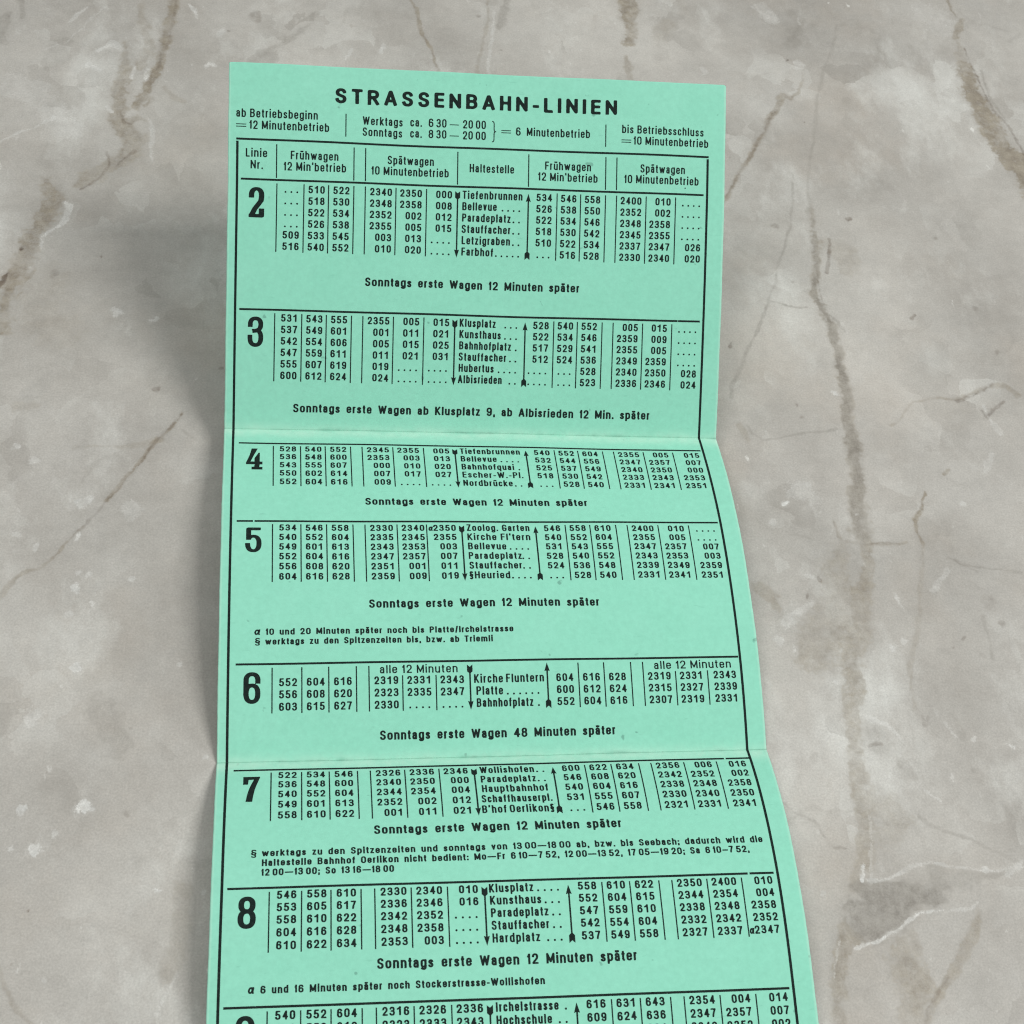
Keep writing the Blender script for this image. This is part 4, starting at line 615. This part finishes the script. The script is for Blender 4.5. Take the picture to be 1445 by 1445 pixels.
# ---- big line numbers: hand cut figures, drawn in a unit box (x 0..1, y 0..1)
BIG = {
 '2': (1.0, [arc(.49, .745, .5, .255, 182, -12) + [(.93, .56), (.34, .26), (.04, .03)], [(.0, .0), (1, 0), (1, .21)]]),
 '3': (1.0, [arc(.49, .775, .49, .225, 185, -78) + [(.42, .535)], [(.42, .535), (.5, .535)] + arc(.49, .28, .51, .28, 78, -185)]),
 '4': (1.0, [[(.40, 1), (.28, .62), (.03, .27)], [(.0, .22), (1, .22)], [(.68, .72), (.68, .0)], [(.38, 0), (1, 0)]]),
 '5': (1.0, [[(.06, .56), (.06, 1), (.92, 1)], [(.10, .58)] + arc(.49, .33, .51, .33, 138, -174)]),
 '6': (1.0, [arc(.5, .755, .5, .245, -6, 180) + arc(.5, .28, .5, .30, 180, 540)]),
 '7': (1.0, [[(.02, .78), (.02, 1), (1, 1), (.66, .55), (.42, 0)]]),
 '8': (1.0, [arc(.5, .77, .46, .23, -90, 270), arc(.5, .27, .5, .27, -90, 270)]),
 '9': (1.0, None),
}
BIG['9'] = (1.0, [[(1 - x, 1 - y) for x, y in st] for st in BIG['6'][1]])
CUT = {
 '4': [(.33, 1), (.70, 1), (.50, .72), (.27, .37), (.51, .37), (.51, .53), (.76, .80), (.83, .79), (.83, .37), (1, .37), (1, .24), (.83, .24), (.81, .12), (1, .12), (1, 0), (.34, 0), (.34, .12), (.50, .13), (.53, .24), (0, .24), (0, .32), (.10, .48), (.22, .70)],
 '7': [(.04, .68), (.04, 1), (1, 1), (1, .95), (.84, .70), (.71, .45), (.63, .20), (.59, 0), (.21, 0), (.28, .25), (.38, .48), (.52, .70), (.66, .88), (.35, .87), (.32, .68)],
}
def big(ch, u0, u1, v0, v1, P, v_label):
    k = Ink(); h = v1 - v0
    if ch in CUT:
        from mathutils.geometry import tessellate_polygon
        pts = [(u0 + x * (u1 - u0), v1 - y * h) for x, y in CUT[ch]]
        tri = tessellate_polygon([[Vector((x, y, 0)) for x, y in pts]])
        k.v.append(np.array(pts)); k.f += [list(t) for t in tri]; k.n += len(pts)
        k.build('line_number', P, 'large bold line number ' + ch); return
    pen = {'4': (.82, .50), '7': (.92, .58), '2': (1.04, .66), '5': (.92, .62)}.get(ch, (.92, .72))
    vs_, fs = glyph('big' + ch, h, u1 - u0, pen[0], pen[1], BIG[ch][1], .42); k.add(vs_, fs, u0, v1)
    k.build('line_number', P, 'large bold line number ' + ch)

# ---- one block per tram line
CL = (13.92, 18.83, 23.68); SL = (32.05, 38.0, 44.02); CR = (64.25, 69.25, 74.15); SR = (82.68, 88.75, 95.2)
VL = (9.48, 14.75, 19.55, 24.50, 26.76, 32.82, 38.90); VR = (65.25, 70.08, 75.20, 77.48, 83.62, 89.75)
AL, AR = 45.12, 59.4
def arrow(P, u, v0, v1, up):
    k = Ink(); d = 1 if up else -1
    a, b = (v0, v1) if up else (v1, v0)             # a tip, b tail
    k.poly([(u, a), (u + .50, a + d * 1.60), (u + .14, a + d * 1.46), (u - .14, a + d * 1.46), (u - .50, a + d * 1.60)][::1])
    lo, hi = sorted((a + d * 1.46, b - d * 1.60)); k.rect(u - .14, lo, u + .14, hi)
    k.poly([(u, b - d * 1.72), (u + .50, b - d * 1.25), (u + .50, b), (u, b - d * .42)]); k.poly([(u, b - d * 1.72), (u, b - d * .42), (u - .50, b), (u - .50, b - d * 1.25)])
    k.build('direction_arrow', P, 'arrow pointing ' + ('up' if up else 'down') + ' the list of stops')

VL5 = VL[:6] + (38.42,)
def block(P, num, box, rule, base, pitch, cl, sl, names, cr, sr, gap=None, head=None, du=0.0, ruleu=(2.6, 95.6)):
    n = len(names); h = min(1.47, pitch * .665); pen = (.305, .24)
    v_end = base + pitch * (n - 1) + .45; v_top = rule + .68
    k = Ink()
    cuts = [ruleu[0]] + [x for g in (gap or []) for x in g] + [ruleu[1]]
    for a, b in zip(cuts[::2], cuts[1::2]): k.rect(a, rule - .19, b, rule + .19)
    k.build('section_rule', P)
    k = Ink()
    for i, u in enumerate(VL5 if num == '5' else VL): k.rect(u + du - .105, v_top if not (head and i > 4) else base - 1.6, u + du + .105, v_end)
    k.build('column_rules', P); k = Ink()
    for i, u in enumerate(VR): k.rect(u + du - .105, v_top if not (head and i > 3) else base - 1.6, u + du + .105, v_end)
    k.build('column_rules', P)
    k = Ink()
    for cols, rows in ((CL, cl), (SL, sl), (CR, cr), (SR, sr)):
        for r, row in enumerate(rows.split(';')):
            for c, t in zip(cols, row.split()): k.digits(t, c + du, base + r * pitch, h, *pen)
    if head:
        for a, b in ((28.8, 42.95), (79.7, 94.4)): k.text(head, a, base - pitch + .2, h * 1.05, .25, .21, b)
    k.build('departure_times', P, 'departure times of line ' + num)
    k = Ink()
    for r, (t, u0, u1, nd) in enumerate(names):
        k.text(t, u0 + du, base + r * pitch, h * 1.09, .30, .23, u1 + du)
        for d in range(nd): k.dot(57.6 + du - d * 1.13, base + r * pitch - .12, .185)
    k.build('stop_names', P, 'names of the stops of line ' + num)
    arrow(P, AL + du, (rule + .9 if not head else rule + .7), v_end, False)
    arrow(P, AR + du, (rule + 1.0 if not head else rule + .6), v_end, True)
    if box: big(num, box[0], box[1], box[2], box[3], P, num)

block(P_UP, '2', (4.1, 7.1, 24.12, 30.02), 22.60, 24.97, 2.24,
 '... 510 522;... 518 530;... 522 534;... 526 538;509 533 545;516 540 552', '2340 2350 000;2348 2358 008;2352 002 012;2355 005 015;003 013 ....;010 020 ....',
 [('Tiefenbrunnen', 46.1, 58.2, 0), ('Bellevue', 46.1, 53.05, 4), ('Paradeplatz', 46.1, 55.9, 2), ('Stauffacher', 46.05, 55.9, 2), ('Letzigraben', 46.1, 55.85, 2), ('Farbhof', 46.1, 52.5, 5)],
 '534 546 558;526 538 550;522 534 546;518 530 542;510 522 534;... 516 528', '2400 010 ....;2352 002 ....;2348 2358 ....;2345 2355 ....;2337 2347 026;2330 2340 020', ruleu=(2.5, 95.6))
block(P_UP, '3', (4.3, 7.3, 49.38, 55.27), 47.98, 50.25, 2.235,
 '531 543 555;537 549 601;542 554 606;547 559 611;555 607 619;600 612 624', '2355 005 015;001 011 021;005 015 025;011 021 031;019 .... ....;024 .... ....',
 [('Klusplatz', 46.1, 53.4, 3), ('Kunsthaus', 46.1, 54.5, 3), ('Bahnhofplatz', 46.1, 56.6, 1), ('Stauffacher', 46.05, 55.7, 2), ('Hubertus', 46.1, 53.2, 4), ('Albisrieden', 46.0, 54.9, 2)],
 '528 540 552;522 534 546;517 529 541;512 524 536;.... ... 528;.... ... 523', '005 015 ....;2359 009 ....;2355 005 ....;2349 2359 ....;2340 2350 028;2336 2346 024', gap=[(90.9, 91.0)])
block(P_MID, '4', (4.37, 7.5, 77.02, 82.74), 75.48, 77.70, 2.19,
 '528 540 552;536 548 600;543 555 607;550 602 614;552 604 616', '2345 2355 005;2353 003 013;000 010 020;007 017 027;009 .... ....',
 [('Tiefenbrunnen', 46.15, 58.2, 0), ('Bellevue', 46.15, 53.3, 4), ('Bahnhofquai', 46.15, 56.6, 1), ('Escher-W.-Pl.', 46.15, 58.2, 0), ('Nordbr\u00fccke', 46.15, 55.9, 2)],
 '540 552 604;532 544 556;525 537 549;518 530 542;... 528 540', '2355 005 015;2347 2357 007;2340 2350 000;2333 2343 2353;2331 2341 2351', du=.08, ruleu=(2.9, 95.85))
block(P_MID, '5', (4.51, 7.48, 96.84, 102.22), 95.37, 97.5, 2.09,
 '534 546 558;540 552 604;549 601 613;552 604 616;556 608 620;604 616 628', '2330 2340 \u03b12350;2335 2345 2355;2343 2353 003;2347 2357 007;2351 001 011;2359 009 019',
 [('Zoolog. Garten', 46.1, 58.2, 0), ("Kirche Fl'tern", 46.1, 58.2, 0), ('Bellevue', 46.1, 53.4, 4), ('Paradeplatz', 46.1, 56.2, 2), ('Stauffacher', 46.1, 56.1, 2), ('\u00a7Heuried', 46.0, 53.7, 4)],
 '546 558 610;540 552 604;531 543 555;528 540 552;524 536 548;... 528 540', '2400 010 ....;2355 005 ....;2347 2357 007;2343 2353 003;2339 2349 2359;2331 2341 2351', gap=[(5.85, 6.15)], ruleu=(2.85, 95.8))
block(P_MID, '6', (4.5, 7.5, 125.67, 131.33), 124.21, 128.33, 2.21,
 '552 604 616;556 608 620;603 615 627', '2319 2331 2343;2323 2335 2347;2330 .... ....',
 [('Kirche_Fluntern', 45.85, 58.75, 0), ('Platte', 46.2, 51.1, 6), ('Bahnhofplatz', 46.2, 56.6, 1)],
 '604 616 628;600 612 624;552 604 616', '2319 2331 2343;2315 2327 2339;2307 2319 2331', head='alle 12 Minuten', du=.06, ruleu=(3.1, 96.0))
block(P_LOW, '7', (4.6, 7.57, 145.48, 151.07), 143.86, 145.92, 2.19,
 '522 534 546;536 548 600;540 552 604;549 601 613;558 610 622', '2326 2336 2346;2340 2350 000;2344 2354 004;2352 002 012;001 011 021',
 [('Wollishofen', 46.15, 55.95, 2), ('Paradeplatz', 46.15, 56.0, 2), ('Hauptbahnhof', 46.15, 57.95, 0), ('Schaffhauserpl.', 45.9, 58.4, 0), ("B'hof_Oerlikon\u00a7", 45.8, 58.5, 0)],
 '600 622 634;546 608 620;540 604 616;531 555 607;... 546 558', '2356 006 016;2342 2352 002;2338 2348 2358;2330 2340 2350;2321 2331 2341', gap=[(91.4, 91.7)], ruleu=(3.0, 96.2))
block(P_LOW, '8', (4.45, 7.38, 168.62, 173.94), 167.25, 169.17, 2.06,
 '546 558 610;553 605 617;558 610 622;604 616 628;610 622 634', '2330 2340 010;2336 2346 016;2342 2352 ....;2348 2358 ....;2353 003 ....',
 [('Klusplatz', 45.9, 53.4, 4), ('Kunsthaus', 45.95, 54.6, 3), ('Paradeplatz', 46.0, 55.7, 2), ('Stauffacher', 46.0, 55.7, 2), ('Hardplatz', 46.05, 54.0, 3)],
 '558 610 622;552 604 615;547 559 610;542 554 604;537 549 558', '2350 2400 010;2344 2354 004;2338 2348 2358;2332 2342 2352;2327 2337 \u03b12347', gap=[(91.0, 91.35)], ruleu=(2.65, 95.65))
block(P_LOW, '9', (4.54, 7.57, 187.6, 193.1), 186.25, 188.24, 2.06,
 '540 552 604;546 558 610;551 603 615', '2316 2326 2336;2323 2333 2343;2332 2342 2352',
 [('Irchelstrasse', 46.1, 56.4, 1), ('Hochschule', 46.1, 55.2, 2), ('Kirche Fluntern', 46.1, 58.4, 0)],
 '616 631 643;609 624 636;604 619 631', '2354 004 014;2347 2357 007;2342 2352 002', ruleu=(2.6, 95.65))

# ---- notes between the blocks
for P, t, a, b, v in ((P_UP, 'Sonntags erste Wagen 12 Minuten sp\u00e4ter', 27.05, 70.3, 42.8), (P_UP, 'Sonntags erste Wagen ab Klusplatz 9, ab Albisrieden 12 Min. sp\u00e4ter', 13.35, 85.65, 67.85),
                      (P_MID, 'Sonntags erste Wagen 12 Minuten sp\u00e4ter', 27.0, 70.28, 91.42), (P_MID, 'Sonntags erste Wagen 12 Minuten sp\u00e4ter', 27.1, 70.25, 113.7),
                      (P_MID, 'Sonntags erste Wagen 48 Minuten sp\u00e4ter', 28.65, 71.6, 138.32), (P_LOW, 'Sonntags erste Wagen 12 Minuten sp\u00e4ter', 26.95, 70.0, 158.16), (P_LOW, 'Sonntags erste Wagen 12 Minuten sp\u00e4ter', 26.97, 70.12, 181.0)):
    k = Ink(); bold(k, t, a, b, v); k.build('sunday_note', P)
def emdash(k, u0, u1, v): k.rect(u0, v, u1, v + .15)
k = Ink()
k.text('\u03b1', 6.3, 118.7, 1.45, .30, .26, 7.4); foot(k, '10 und 20 Minuten sp\u00e4ter noch bis Platte/Irchelstrasse', 8.36, 53.57, 118.72)
k.text('\u00a7', 6.45, 120.6, 1.3, .24, .19, 7.4); foot(k, 'werktags zu den Spitzenzeiten bis, bzw. ab Triemli', 8.27, 49.73, 120.58); k.build('footnote', P_MID)
G['\u2014'] = (1.05, [[(0, .38), (1, .38)]]); G['\u2013'] = (.7, [[(0, .38), (1, .38)]])
k = Ink()
k.text('\u00a7', 6.35, 161.8, 1.3, .24, .19, 7.3)
foot(k, 'werktags zu den Spitzenzeiten und sonntags von 13_00\u201418_00 ab, bzw. bis Seebach; dadurch wird die', 8.15, 94.76, 161.72)
foot(k, 'Haltestelle Bahnhof Oerlikon nicht bedient: Mo\u2014Fr 6_10\u20147_52, 12_00\u201413_52, 17_05\u201419_20; Sa 6_10\u20137_52,', 8.18, 92.02, 163.46)
foot(k, '12_00\u201413_00; So 13_16\u201418_00', 8.11, 30.1, 165.15); k.build('footnote', P_LOW)
k = Ink()
k.text('\u03b1', 6.35, 184.2, 1.45, .30, .26, 7.4); foot(k, '6 und 16 Minuten sp\u00e4ter noch Stockerstrasse-Wollishofen', 8.35, 54.33, 184.2); k.build('footnote', P_LOW)
